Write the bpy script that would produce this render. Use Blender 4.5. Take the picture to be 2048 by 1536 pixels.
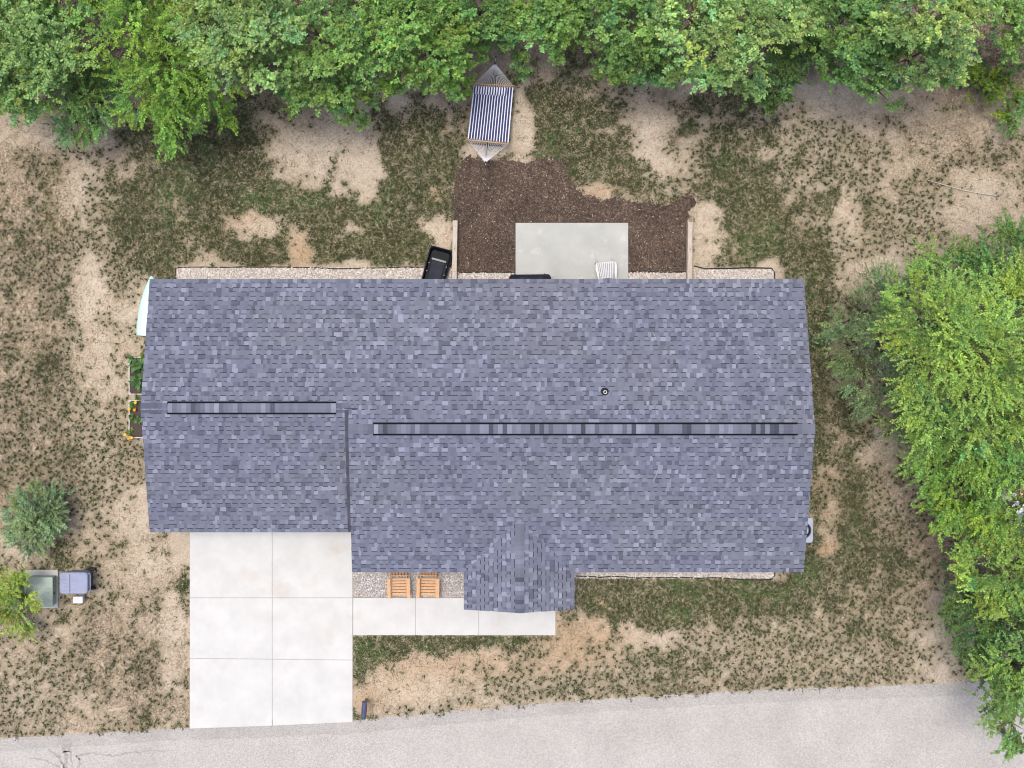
import bpy, math, random
import numpy as np
from mathutils import Vector, Matrix

rng = np.random.default_rng(7)
random.seed(7)
for o in list(bpy.data.objects):
    bpy.data.objects.remove(o)
scene = bpy.context.scene
COL = scene.collection

# ------------------------------------------------------------------ camera
H = 50.5            # flying height of the drone above the ground, m
F = 3000.0          # focal length in photograph pixels
NX, NY = 930.0, 650.0   # pixel straight below the drone (photo 2048 x 1536)
cam_d = bpy.data.cameras.new('camera')
cam = bpy.data.objects.new('camera', cam_d); COL.objects.link(cam)
cam.location = (0, 0, H); cam.rotation_euler = (0, 0, 0)
cam_d.sensor_fit = 'HORIZONTAL'; cam_d.sensor_width = 36.0
cam_d.lens = 36.0 * F / 2048.0
cam_d.shift_x = (1024 - NX) / 2048.0
cam_d.shift_y = -(768 - NY) / 2048.0
cam_d.clip_start = 0.5; cam_d.clip_end = 1500
scene.camera = cam

# ------------------------------------------------------------------ light
SUN_EL, SUN_AZ = math.radians(80), math.radians(310)   # azimuth: clockwise from +Y
world = bpy.data.worlds.new('World'); scene.world = world; world.use_nodes = True
wn = world.node_tree.nodes; wl = world.node_tree.links
sky = wn.new('ShaderNodeTexSky'); sky.sky_type = 'NISHITA'; sky.sun_disc = False
sky.sun_elevation = SUN_EL; sky.sun_rotation = SUN_AZ
sky.air_density = 0.7; sky.dust_density = 4.0; sky.ozone_density = 1.0
wl.new(sky.outputs[0], wn['Background'].inputs[0])
wn['Background'].inputs[1].default_value = 0.15
sd = bpy.data.lights.new('sun', 'SUN'); sd.energy = 1.5; sd.angle = math.radians(14); sd.color = (1.0, 0.95, 0.88)
sun = bpy.data.objects.new('sun', sd); COL.objects.link(sun)
sv = Vector((math.sin(SUN_AZ) * math.cos(SUN_EL), math.cos(SUN_AZ) * math.cos(SUN_EL), math.sin(SUN_EL)))
sun.rotation_euler = sv.to_track_quat('Z', 'Y').to_euler(); sun.location = sv * 80
scene.view_settings.view_transform = 'Standard'
scene.view_settings.look = 'None'
scene.view_settings.gamma = 1.0
scene.cycles.filter_width = 1.05
scene.view_settings.exposure = 0.5

# ------------------------------------------------------------------ helpers
def W(px, py, z=0.0):
    s = (H - z) / F
    return ((px - NX) * s, (NY - py) * s)
def W3(px, py, z=0.0):
    x, y = W(px, py, z); return Vector((x, y, z))

def hash2(ix, iy, seed):
    n = (ix.astype(np.int64) * 374761393 + iy.astype(np.int64) * 668265263 + seed * 974711) & 0xFFFFFFFF
    n = ((n ^ (n >> 13)) * 1274126177) & 0xFFFFFFFF
    n = (n ^ (n >> 16)) & 0xFFFFFFFF
    return n / 4294967295.0
def vnoise(x, y, seed=0):
    ix, iy = np.floor(x), np.floor(y); fx, fy = x - ix, y - iy
    fx = fx * fx * (3 - 2 * fx); fy = fy * fy * (3 - 2 * fy)
    ix = ix.astype(np.int64); iy = iy.astype(np.int64)
    a, b = hash2(ix, iy, seed), hash2(ix + 1, iy, seed)
    c, d = hash2(ix, iy + 1, seed), hash2(ix + 1, iy + 1, seed)
    return (a * (1 - fx) + b * fx) * (1 - fy) + (c * (1 - fx) + d * fx) * fy
def fbm(x, y, seed=0, octs=4):
    s, a, t = 0, 1.0, 0
    for i in range(octs):
        s = s + a * vnoise(x * 2 ** i, y * 2 ** i, seed + i * 17); t += a; a *= .55
    return s / t
def sstep(a, b, x):
    t = np.clip((x - a) / (b - a), 0, 1); return t * t * (3 - 2 * t)

def np_mesh(name, verts, faces, col=None, smooth=False):
    """faces: (n,k) int array; col: (nverts,3) or None"""
    me = bpy.data.meshes.new(name)
    verts = np.asarray(verts, dtype=np.float32); faces = np.asarray(faces, dtype=np.int32)
    n, k = faces.shape
    me.vertices.add(len(verts)); me.vertices.foreach_set('co', verts.ravel())
    me.loops.add(n * k); me.loops.foreach_set('vertex_index', faces.ravel())
    me.polygons.add(n)
    me.polygons.foreach_set('loop_start', np.arange(0, n * k, k, dtype=np.int32))
    me.polygons.foreach_set('loop_total', np.full(n, k, dtype=np.int32))
    me.polygons.foreach_set('use_smooth', np.full(n, bool(smooth)))
    me.update(calc_edges=True)
    if col is not None:
        a = me.color_attributes.new('Col', 'FLOAT_COLOR', 'POINT')
        c = np.ones((len(verts), 4), dtype=np.float32); c[:, :3] = col
        a.data.foreach_set('color', c.ravel())
    me.validate()
    return me

def tag(o, label=None, cat=None, group=None, kind=None):
    if label: o['label'] = label
    if cat: o['category'] = cat
    if group: o['group'] = group
    if kind: o['kind'] = kind
    return o
def link(name, me, mat=None, parent=None):
    o = bpy.data.objects.new(name, me); COL.objects.link(o)
    if mat is not None and not me.materials: me.materials.append(mat)
    if parent: o.parent = parent
    return o
def empty(name, loc, rz=0.0):
    o = bpy.data.objects.new(name, None); COL.objects.link(o)
    o.location = loc; o.rotation_euler = (0, 0, rz); o.empty_display_size = .2
    return o

class MB:
    def __init__(s): s.v, s.f, s.c = [], [], []
    def add(s, vs, fs, col=None):
        b = len(s.v); s.v += [tuple(v) for v in vs]; s.f += [tuple(b + i for i in f) for f in fs]
        s.c += [col or (1, 1, 1)] * len(vs); return s
    def box(s, c, d, m=None, col=None, taper=1.0):
        vs = []
        for z in (-.5, .5):
            k = 1.0 if z > 0 else taper
            for x, y in ((-.5, -.5), (.5, -.5), (.5, .5), (-.5, .5)):
                p = Vector((x * d[0] * k, y * d[1] * k, z * d[2]))
                if m is not None: p = m @ p
                vs.append(p + Vector(c))
        return s.add(vs, [(3, 2, 1, 0), (4, 5, 6, 7), (0, 1, 5, 4), (1, 2, 6, 5), (2, 3, 7, 6), (3, 0, 4, 7)], col)
    def prism(s, poly, z0, z1, col=None):
        n = len(poly)
        vs = [(x, y, z0) for x, y in poly] + [(x, y, z1) for x, y in poly]
        fs = [tuple(range(n - 1, -1, -1)), tuple(range(n, 2 * n))] + [(i, (i + 1) % n, n + (i + 1) % n, n + i) for i in range(n)]
        return s.add(vs, fs, col)
    def tube(s, pts, rad, n=6, col=None, cap=True):
        pts = [Vector(p) for p in pts]; vs = []
        if not hasattr(rad, '__len__'): rad = [rad] * len(pts)
        for i, p in enumerate(pts):
            t = (pts[min(i + 1, len(pts) - 1)] - pts[max(i - 1, 0)])
            t = t.normalized() if t.length > 1e-9 else Vector((0, 0, 1))
            a = Vector((0, 0, 1)) if abs(t.z) < .9 else Vector((1, 0, 0))
            u = t.cross(a).normalized(); w = t.cross(u)
            for k in range(n):
                an = 2 * math.pi * k / n
                vs.append(p + (u * math.cos(an) + w * math.sin(an)) * rad[i])
        fs = []
        for i in range(len(pts) - 1):
            for k in range(n):
                fs.append((i * n + k, (i + 1) * n + k, (i + 1) * n + (k + 1) % n, i * n + (k + 1) % n))
        if cap:
            fs.append(tuple(range(n))); fs.append(tuple(range(len(pts) * n - 1, (len(pts) - 1) * n - 1, -1)))
        return s.add(vs, fs, col)
    def lathe(s, prof, c=(0, 0, 0), n=24, col=None):
        vs = []; m = len(prof)
        for r, z in prof:
            for k in range(n):
                a = 2 * math.pi * k / n; vs.append((c[0] + r * math.cos(a), c[1] + r * math.sin(a), c[2] + z))
        fs = [(i * n + k, i * n + (k + 1) % n, (i + 1) * n + (k + 1) % n, (i + 1) * n + k) for i in range(m - 1) for k in range(n)]
        return s.add(vs, fs, col)
    def grid(s, P, col=None):   # P: rows of points
        r, c = len(P), len(P[0]); vs = [p for row in P for p in row]
        return s.add(vs, [(i * c + j, i * c + j + 1, (i + 1) * c + j + 1, (i + 1) * c + j) for i in range(r - 1) for j in range(c - 1)], col)
    def build(s, name, mat, parent=None, bevel=0, smooth=False, colors=False, solid=0):
        me = bpy.data.meshes.new(name); me.from_pydata([tuple(v) for v in s.v], [], s.f)
        if smooth:
            me.polygons.foreach_set('use_smooth', [True] * len(me.polygons))
        if colors:
            a = me.color_attributes.new('Col', 'FLOAT_COLOR', 'POINT')
            for i, c in enumerate(s.c): a.data[i].color = (*c, 1)
        me.update(); o = link(name, me, mat, parent)
        if solid:
            m = o.modifiers.new('s', 'SOLIDIFY'); m.thickness = solid; m.offset = 0
        if bevel:
            m = o.modifiers.new('b', 'BEVEL'); m.width = bevel; m.segments = 2; m.limit_method = 'ANGLE'; m.angle_limit = math.radians(35)
        return o
RZ = lambda a: Matrix.Rotation(a, 3, 'Z')
RX = lambda a: Matrix.Rotation(a, 3, 'X')
RY = lambda a: Matrix.Rotation(a, 3, 'Y')

def copy_tree(o, parent=None):
    c = o.copy(); COL.objects.link(c); c.parent = parent
    for ch in list(o.children): copy_tree(ch, c)
    return c

# ------------------------------------------------------------------ materials
MATS = {}
def mat(name, c1, c2=None, scale=8.0, rough=.8, bump=0.0, bscale=None, attr=False, metal=0.0, detail=6, stretch=None,
        spots=None, trans=0.0, spec=.3, contrast=(.35, .65)):
    m = bpy.data.materials.new(name); m.use_nodes = True; MATS[name] = m
    nt = m.node_tree; N, L = nt.nodes, nt.links; b = N['Principled BSDF']
    b.inputs['Roughness'].default_value = rough; b.inputs['Metallic'].default_value = metal
    b.inputs['Specular IOR Level'].default_value = spec
    tc = N.new('ShaderNodeTexCoord'); vec = tc.outputs['Object']
    if stretch:
        mp = N.new('ShaderNodeMapping'); mp.inputs['Scale'].default_value = stretch; L.new(vec, mp.inputs[0]); vec = mp.outputs[0]
    nz = N.new('ShaderNodeTexNoise'); nz.inputs['Scale'].default_value = scale; nz.inputs['Detail'].default_value = detail; nz.inputs['Roughness'].default_value = .65
    L.new(vec, nz.inputs['Vector'])
    mr = N.new('ShaderNodeMapRange'); mr.inputs[1].default_value = contrast[0]; mr.inputs[2].default_value = contrast[1]; L.new(nz.outputs[0], mr.inputs[0])
    mx = N.new('ShaderNodeMix'); mx.data_type = 'RGBA'
    mx.inputs[6].default_value = (*c1, 1); mx.inputs[7].default_value = (*(c2 or c1), 1)
    L.new(mr.outputs[0], mx.inputs[0]); out = mx.outputs[2]
    if spots:   # (color, scale, amount)
        vz = N.new('ShaderNodeTexNoise'); vz.inputs['Scale'].default_value = spots[1]; vz.inputs['Detail'].default_value = 3
        L.new(vec, vz.inputs['Vector'])
        r2 = N.new('ShaderNodeMapRange'); r2.inputs[1].default_value = .62; r2.inputs[2].default_value = .74; r2.inputs[4].default_value = spots[2]
        L.new(vz.outputs[0], r2.inputs[0])
        m2 = N.new('ShaderNodeMix'); m2.data_type = 'RGBA'; L.new(r2.outputs[0], m2.inputs[0]); L.new(out, m2.inputs[6]); m2.inputs[7].default_value = (*spots[0], 1)
        out = m2.outputs[2]
    if attr:
        at = N.new('ShaderNodeVertexColor'); at.layer_name = 'Col'
        ml = N.new('ShaderNodeMix'); ml.data_type = 'RGBA'; ml.blend_type = 'MULTIPLY'; ml.inputs[0].default_value = 1
        L.new(at.outputs[0], ml.inputs[6]); L.new(out, ml.inputs[7]); out = ml.outputs[2]
    L.new(out, b.inputs['Base Color'])
    if bump:
        bz = N.new('ShaderNodeTexNoise'); bz.inputs['Scale'].default_value = bscale or scale * 3; bz.inputs['Detail'].default_value = 4; L.new(vec, bz.inputs['Vector'])
        bp = N.new('ShaderNodeBump'); bp.inputs['Strength'].default_value = bump; bp.inputs['Distance'].default_value = .02
        L.new(bz.outputs[0], bp.inputs['Height']); L.new(bp.outputs[0], b.inputs['Normal'])
    if trans:
        tr = N.new('ShaderNodeBsdfTranslucent'); L.new(out, tr.inputs[0])
        ms = N.new('ShaderNodeMixShader'); ms.inputs[0].default_value = trans
        L.new(b.outputs[0], ms.inputs[1]); L.new(tr.outputs[0], ms.inputs[2]); L.new(ms.outputs[0], N['Material Output'].inputs[0])
    return m
ONE = (1, 1, 1)
M_leaf = mat('leaf', (.8, .8, .8), (1.15, 1.15, 1.15), 1.5, .55, attr=True, trans=.2, spec=.4)
M_grass = mat('grass', (.75, .75, .75), (1.2, 1.2, 1.2), 3, .7, attr=True, trans=.2)
M_bark = mat('bark', (.12, .09, .07), (.24, .20, .16), 14, .9, .6, 40, stretch=(1, 1, .3))
M_shingle = mat('shingle', (.80, .80, .80), (1.16, 1.16, 1.16), 160, .9, .35, 260, attr=True, detail=3)
M_deckedge = mat('roof_edge', (.10, .10, .115), (.13, .13, .15), 20, .7)
M_stepshade = mat('step_shade', (.045, .047, .068), (.085, .088, .12), 3, .6)  # dark tone standing in for the shade beside the roof step
M_vent = mat('vent_plastic', (.006, .006, .010), (.010, .010, .015), 20, .8, spec=.1)
M_trim = mat('white_trim', (.72, .72, .71), (.78, .78, .77), 6, .45)
M_siding = mat('siding', (.42, .45, .49), (.48, .51, .55), 4, .6, .1)
M_glass = mat('window_glass', (.03, .04, .05), (.04, .05, .06), 2, .08, spec=.6)
M_door = mat('door_paint', (.10, .14, .20), (.12, .16, .22), 5, .4)
M_conc = mat('concrete', (.52, .52, .498), (.59, .59, .568), 1.3, .85, .15, 120, spots=((.47, .41, .33), .75, .45), detail=9)
M_conc_p = mat('patio_concrete', (.40, .41, .385), (.48, .49, .465), .9, .8, .12, 120, spots=((.62, .62, .60), 2.2, .4), detail=8)
M_joint = mat('joint_filler', (.36, .35, .33), (.46, .45, .43), 20, .9)
M_pebble = mat('pebble', (.85, .85, .85), (1.1, 1.1, 1.1), 9, .7, attr=True)
M_gravel = mat('gravel_base', (.34, .31, .28), (.60, .55, .50), 40, .95, .8, 60)
M_mulchb = mat('mulch_base', (.045, .032, .026), (.15, .10, .078), 9, .95, 1.0, 40, detail=8)
M_chip = mat('mulch_chip', (.7, .7, .7), (1.2, 1.2, 1.2), 8, .9, attr=True)
M_edging = mat('edging_plastic', (.02, .02, .02), (.03, .03, .03), 9, .6)
M_timber = mat('weathered_timber', (.40, .345, .29), (.60, .53, .46), 5, .85, .4, 30, stretch=(8, .7, 8), detail=8)
M_cedar = mat('cedar', (.52, .30, .155), (.66, .41, .23), 6, .6, .15, 30, stretch=(3, 3, 3))
M_spread = mat('spreader_wood', (.48, .28, .13), (.58, .35, .18), 8, .5, stretch=(1, 6, 6))
M_rope = mat('rope', (.66, .66, .68), (.76, .76, .78), 60, .9)
M_fabric = mat('hammock_fabric', (.93, .93, .93), (1.05, 1.05, 1.05), 60, .9, .1, 200, attr=True)
M_steel = mat('dark_steel', (.03, .03, .035), (.05, .05, .055), 12, .45)
M_black = mat('black_plastic', (.007, .009, .013), (.013, .016, .022), 5, .6, .1, 20, spec=.15)
M_blackin = mat('scuffed_plastic', (.020, .023, .036), (.032, .036, .052), 4, .65, spec=.15)
M_grey = mat('grey_strap', (.24, .25, .25), (.32, .33, .33), 10, .7)
M_cover = mat('grill_cover', (.012, .014, .026), (.03, .033, .052), 4, .75, .4, 9, spec=.15)
M_whitep = mat('white_resin', (.60, .61, .625), (.66, .67, .685), 4, .5)
M_mint = mat('mint_hull', (.52, .80, .70), (.58, .86, .77), 3, .3)
M_bin = mat('bin_plastic', (.225, .25, .36), (.27, .30, .41), 5, .5, .1, 60)
M_rubber = mat('rubber', (.015, .015, .016), (.03, .03, .03), 20, .8)
M_green = mat('utility_green', (.30, .37, .31), (.35, .42, .355), 3, .5, spots=((.42, .45, .40), 5, .3))
M_ac = mat('ac_metal', (.36, .40, .50), (.42, .46, .57), 6, .4)
M_soil = mat('bed_soil', (.05, .04, .035), (.11, .085, .07), 30, .95, .8, 60)
M_bed = mat('bed_board', (.55, .52, .47), (.68, .65, .60), 12, .7)
M_red = mat('flag_red', (.40, .03, .02), (.46, .04, .03), 8, .5)
M_post = mat('post_wood', (.22, .16, .11), (.32, .24, .17), 10, .8, stretch=(5, 5, 1))
M_navy = mat('mailbox_paint', (.055, .062, .11), (.08, .09, .15), 8, .4)
M_stick = mat('dead_wood', (.42, .36, .30), (.60, .54, .47), 12, .9, .3)
M_pvc = mat('pvc', (.72, .72, .70), (.78, .78, .76), 9, .5)
M_crack = mat('crack_sealer', (.25, .24, .23), (.40, .385, .365), 14, .8)
M_petal = mat('petal', (.8, .8, .8), (1.1, 1.1, 1.1), 9, .7, attr=True)

# ------------------------------------------------------------------ lawn maps (what grows where)
ROAD_PX = [(-400, 1498), (0, 1477), (240, 1463), (380, 1455), (545, 1449), (705, 1442), (850, 1428), (1000, 1413), (1200, 1398),
           (1500, 1381), (1700, 1373), (1960, 1364), (2048, 1361), (2500, 1345)]
road_x = [W(*p)[0] for p in ROAD_PX]; road_y = [W(*p)[1] for p in ROAD_PX]
def road_edge(x): return np.interp(x, road_x, road_y)

#  channel, cx, cy, rx, ry, amount     (photo pixels)
BLOB = [
 ('d', 40, 620, 75, 420, .75), ('s', 50, 265, 75, 40, .8), ('s', 130, 400, 45, 55, .75), ('t', 130, 440, 70, 130, .35),
 ('g', 430, 330, 110, 90, .7), ('g', 330, 290, 60, 60, .5), ('g', 560, 400, 150, 60, .55), ('s', 665, 300, 95, 60, 1.0), ('s', 700, 345, 60, 25, .6),
 ('g', 740, 420, 130, 60, .75), ('g', 830, 300, 75, 130, .75), ('s', 800, 200, 70, 35, .7), ('s', 880, 470, 32, 30, .8), ('o', 863, 383, 20, 28, .9), ('o', 598, 500, 17, 26, .9),
 ('s', 520, 455, 50, 28, .6), ('o', 480, 445, 60, 16, .4), ('g', 400, 490, 90, 40, .5), ('g', 530, 500, 45, 22, .7), ('g', 760, 490, 80, 30, .75), ('s', 690, 527, 60, 9, .8), ('s', 420, 527, 60, 7, .5),
 ('g', 290, 420, 70, 90, .35), ('t', 240, 520, 100, 60, .3), ('s', 170, 590, 26, 60, .8), ('s', 200, 740, 40, 70, .6), ('s', 275, 600, 26, 40, .5), ('g', 130, 590, 24, 60, .5), ('g', 105, 740, 40, 40, .4),
 ('t', 210, 820, 80, 120, .3), ('t', 170, 930, 110, 60, .5), ('s', 268, 1020, 35, 45, .95), ('s', 30, 1100, 60, 22, .7), ('g', 122, 1120, 14, 36, .8),
 ('s', 60, 1370, 130, 60, .15), ('t', 80, 1390, 130, 70, .35), ('d', 240, 1290, 110, 120, .6), ('s', 350, 1270, 22, 90, .7), ('g', 372, 1180, 9, 100, .7), ('d', 340, 1420, 60, 30, .5), ('g', 215, 1293, 9, 8, .8), ('g', 130, 1226, 22, 14, .6), ('s', 310, 1130, 60, 40, .45), ('g', 250, 1105, 30, 25, .35),
 ('g', 900, 1285, 220, 26, 1.0), ('g', 760, 1320, 60, 18, .7), ('g', 720, 1330, 22, 70, .7), ('o', 940, 1335, 170, 24, .55), ('o', 1160, 1290, 85, 42, .75), ('o', 800, 1380, 70, 30, .35), ('s', 890, 1385, 140, 35, .35), ('t', 1060, 1370, 140, 30, .35), ('g', 1130, 1385, 70, 14, .45), ('o', 735, 1405, 26, 18, .6), ('g', 730, 1432, 20, 10, .7),
 ('g', 1180, 1190, 60, 30, .8), ('g', 1400, 1190, 190, 36, .95), ('g', 1290, 1225, 60, 22, .7), ('s', 1165, 1180, 12, 12, .8), ('o', 1205, 1210, 14, 12, .9), ('s', 1250, 1185, 40, 8, .5), ('g', 1620, 1130, 26, 60, .9), ('g', 1560, 1210, 60, 25, .5),
 ('t', 1500, 1310, 400, 70, .45), ('t', 1780, 1260, 130, 90, .3), ('d', 1400, 1378, 260, 14, .5), ('s', 1720, 1310, 40, 20, .6), ('s', 1860, 1280, 50, 80, .6), ('s', 1340, 1275, 60, 16, .4), ('d', 1830, 1130, 60, 70, .6), ('o', 1655, 1092, 20, 18, .9), ('g', 1730, 1090, 40, 60, .45), ('t', 1720, 1180, 80, 60, .35),
 ('g', 1632, 640, 22, 130, .95), ('d', 1680, 850, 40, 120, .6), ('g', 1690, 880, 14, 90, .5), ('o', 1650, 975, 18, 50, .25), ('g', 1705, 1010, 20, 60, .5), ('s', 1760, 900, 50, 45, .5), ('s', 1800, 1000, 50, 40, .35), ('g', 1640, 780, 16, 60, .6),
 ('s', 1680, 195, 90, 42, 1.0), ('s', 1630, 160, 30, 30, .8), ('d', 1900, 290, 140, 90, .55), ('s', 1830, 290, 90, 60, .45), ('t', 1800, 440, 110, 90, .55), ('s', 1960, 400, 55, 55, .6), ('s', 1950, 250, 60, 40, .3), ('g', 1480, 350, 90, 70, .6), ('g', 1530, 450, 100, 90, .7), ('g', 1640, 520, 30, 40, .9), ('g', 1480, 520, 60, 22, .6),
 ('s', 1420, 440, 30, 34, .95), ('s', 1300, 250, 40, 80, .6), ('s', 1340, 320, 28, 28, .6), ('g', 1130, 250, 70, 70, .7), ('g', 1250, 340, 80, 40, .6), ('s', 1045, 240, 20, 60, .9), ('g', 1190, 300, 110, 45, .5), ('o', 1200, 380, 70, 12, .5), ('g', 1150, 110, 70, 50, .7), ('g', 1430, 210, 90, 50, .55), ('s', 1345, 175, 50, 12, .5), ('s', 1545, 535, 22, 22, .8), ('s', 1410, 505, 40, 26, .55), ('s', 960, 300, 40, 20, .7),
 ('n', 130, 720, 190, 480, .22), ('n', 160, 1280, 230, 260, .24), ('n', 1830, 330, 260, 200, .24), ('n', 1650, 1310, 500, 60, .12), ('n', 950, 1360, 260, 60, .25), ('n', 1800, 1000, 160, 200, .1),
 ('g', 1630, 860, 20, 130, .6), ('d', 1760, 1040, 120, 150, .65), ('t', 1770, 1040, 110, 120, .3), ('d', 60, 620, 60, 380, .5),
 ('t', 1640, 320, 70, 60, .4), ('s', 1690, 470, 30, 60, .4), ('s', 1770, 540, 60, 30, .6),
 ('l', 1024, -20, 1400, 130, 1.2), ('l', 230, 120, 330, 100, 1.0), ('l', 1950, 110, 130, 110, .9), ('l', 1990, 760, 120, 240, 1.0), ('l', 2000, 1120, 90, 180, 1.0), ('l', 700, 150, 200, 50, .6), ('l', 1600, 110, 300, 60, .7), ('l', 20, 1220, 60, 40, .6), ('l', 80, 1040, 60, 40, .5), ('l', 1900, 1060, 40, 60, .6), ('l', 940, 70, 80, 90, .6),
]
def maps(x, y):
    px = NX + x * F / H; py = NY - y * F / H
    wx = (fbm(x * .9, y * .9, 3, 6) - .5) * 150; wy = (fbm(x * .9, y * .9, 9, 6) - .5) * 150
    qx, qy = px + wx, py + wy
    ch = {'g': np.full(x.shape, .34), 't': np.full(x.shape, .46), 'd': np.full(x.shape, .42), 's': np.zeros(x.shape), 'o': np.zeros(x.shape), 'n': np.zeros(x.shape), 'l': np.zeros(x.shape)}
    for c, cx, cy, rx, ry, a in BLOB:
        if min(rx, ry) < 45: r2 = ((px + wx * .3 - cx) / rx) ** 2 + ((py + wy * .3 - cy) / ry) ** 2
        else: r2 = ((qx - cx) / rx) ** 2 + ((qy - cy) / ry) ** 2
        w = a * np.exp(-np.minimum(r2, 30) ** 1.4 * .7)
        ch[c] = ch[c] + w * np.clip(1 - ch[c] * .5, 0, 1) if c != 's' else np.maximum(ch[c], w)
    ch['s'] = np.clip(ch['s'] * (.25 + 1.5 * fbm(x * 2.2, y * 2.2, 23, 4)), 0, 1)
    big = fbm(x * .55, y * .55, 31) - .5
    ch['g'] = np.clip(ch['g'] + big * .8 - ch['s'] * 1.1 - ch['n'] - ch['o'] * .9 - ch['l'] * .3, 0, 1)
    ch['t'] = np.clip(ch['t'] + (fbm(x * 1.1, y * 1.1, 51) - .5) * .6 - ch['s'] * .75 - ch['o'] * .45 - ch['l'] * .3, 0.02, 1)
    ch['d'] = np.clip(ch['d'] + (fbm(x * .8, y * .8, 71) - .5) * .7 - ch['s'] * .6, 0, 1)
    ch['l'] = np.clip(ch['l'], 0, 1)
    return ch

# places where no grass grows (world rectangles / tests)
MULCH_PX = [(915, 546), (914, 470), (909, 420), (907, 385), (915, 350), (922, 325), (940, 312), (962, 322), (985, 326), (1008, 316), (1030, 322), (1052, 328), (1078, 318), (1100, 316), (1122, 326),
            (1128, 348), (1142, 366), (1160, 384), (1178, 398), (1200, 402), (1225, 396), (1250, 406), (1285, 404), (1318, 414), (1345, 408), (1362, 390), (1384, 386), (1392, 402), (1378, 424), (1374, 446), (1373, 546)]
def ragged(P, amp, step):
    out = []
    for (a, b), (c, d) in zip(P, P[1:] + P[:1]):
        k = max(1, int(math.hypot(c - a, d - b) / step))
        for i in range(k):
            u_ = i / k; out.append((a + (c - a) * u_ + (random.gauss(0, amp) if b < 436 or d < 436 else 0), b + (d - b) * u_ + (random.gauss(0, amp) if b < 436 or d < 436 else 0)))
    return out
MULCH = [W(*p) for p in ragged(MULCH_PX, 2.2, 5)]
def in_poly(x, y, poly):
    r = np.zeros(x.shape, bool); n = len(poly)
    for i in range(n):
        x1, y1 = poly[i]; x2, y2 = poly[(i + 1) % n]
        if y1 == y2: continue
        c = ((y1 > y) != (y2 > y)) & (x < (x2 - x1) * (y - y1) / (y2 - y1) + x1)
        r ^= c
    return r
XDL, XDR = W(380, 0)[0], W(705.5, 0)[0]
def rect_px(a, b, c, d):
    (x0, y1), (x1, y0) = W(a, b), W(c, d); return x0, y0, x1, y1
BARE = [rect_px(380, 1000, 706, 1475), rect_px(700, 1120, 1112, 1270), rect_px(345, 585, 1555, 1130), rect_px(1030, 446, 1257, 600), rect_px(352, 534, 1549, 600), rect_px(900, 1100, 1549, 1157),
        rect_px(58, 1142, 118, 1212), rect_px(258, 712, 330, 876)]
def allowed(x, y, pad=.0):
    ok = y > road_edge(x) - .22 + .42 * fbm(x * 2.5, y * 2.5, 5)
    for x0, y0, x1, y1 in BARE: ok &= ~((x > x0 - pad) & (x < x1 + pad) & (y > y0 - pad) & (y < y1 + pad))
    ok &= ~in_poly(x, y, MULCH)
    return ok

# ------------------------------------------------------------------ grass tufts
X0, Y1 = W(-60, -60); X1, Y0 = W(2110, 1500)
# carpet of fine turf
NC = 230000
cx = rng.uniform(X0, X1, NC); cy = rng.uniform(Y0, Y1, NC)
m = maps(cx, cy)
clump = fbm(cx * 2.6, cy * 2.6, 101, 4)
p_acc = np.clip(sstep(.22, .68, m['g'] + (clump - .5) * 1.7) * (.4 + m['g']), 0, 1) * (1 - .8 * m['l'])
keep = (rng.random(NC) < p_acc) & allowed(cx, cy, .03)
cx, cy, gk = cx[keep], cy[keep], m['g'][keep]
# separate bunches standing on bare sand, about a hand apart
cell = .15
ax_, ay_ = np.meshgrid(np.arange(X0, X1, cell), np.arange(Y0, Y1, cell)); bx_t = (ax_ + rng.uniform(0, cell, ax_.shape)).ravel(); by_t = (ay_ + rng.uniform(0, cell, ax_.shape)).ravel()
mb_ = maps(bx_t, by_t)
pb_t = np.clip(mb_['t'] * 1.55 * sstep(.2, .62, mb_['t'] + (fbm(bx_t * 1.9, by_t * 1.9, 141, 3) - .5) * 1.1), 0, .92) * (1 - .75 * mb_['l'])
kb = (rng.random(len(bx_t)) < pb_t) & allowed(bx_t, by_t, .04)
bx_t, by_t = bx_t[kb], by_t[kb]
clx, cly = np.concatenate([cx, np.repeat(bx_t, 3)]), np.concatenate([cy, np.repeat(by_t, 3)])
def blades(tx, ty, nb, lmin, lmax, hw, tmin, tmax, col, jit=.02):
    n = len(tx); az = rng.uniform(0, 2 * np.pi, (n, nb)); L = rng.uniform(lmin, lmax, (n, nb)); el = rng.uniform(tmin, tmax, (n, nb))
    bx = tx[:, None] + rng.normal(0, jit, (n, nb)); by = ty[:, None] + rng.normal(0, jit, (n, nb))
    dx, dy = np.cos(az), np.sin(az)
    V = np.zeros((n, nb, 3, 3), np.float32)
    V[..., 0, 0] = bx - dy * hw; V[..., 0, 1] = by + dx * hw
    V[..., 1, 0] = bx + dy * hw; V[..., 1, 1] = by - dx * hw
    V[..., 2, 0] = bx + dx * L * np.cos(el); V[..., 2, 1] = by + dy * L * np.cos(el); V[..., 2, 2] = L * np.sin(el)
    C = np.repeat(np.repeat(col[:, None, None, :], nb, 1), 3, 2) * rng.uniform(.75, 1.3, (n, nb, 1, 1))
    return V.reshape(-1, 3), np.arange(n * nb * 3).reshape(-1, 3), C.reshape(-1, 3)
NT = 2
tx = (cx[:, None] + rng.normal(0, .04, (len(cx), NT))).ravel(); ty = (cy[:, None] + rng.normal(0, .04, (len(cx), NT))).ravel()
NB = 3; szb = np.repeat(rng.uniform(.4, 1.3, len(bx_t)), NB)
tx = np.concatenate([tx, np.repeat(bx_t, NB) + rng.normal(0, .014, len(bx_t) * NB) * szb]); ty = np.concatenate([ty, np.repeat(by_t, NB) + rng.normal(0, .014, len(bx_t) * NB) * szb])
g4 = np.concatenate([np.repeat(gk, NT), np.zeros(len(bx_t) * NB)]); hue = fbm(tx * .8, ty * .8, 201)[:, None]
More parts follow.
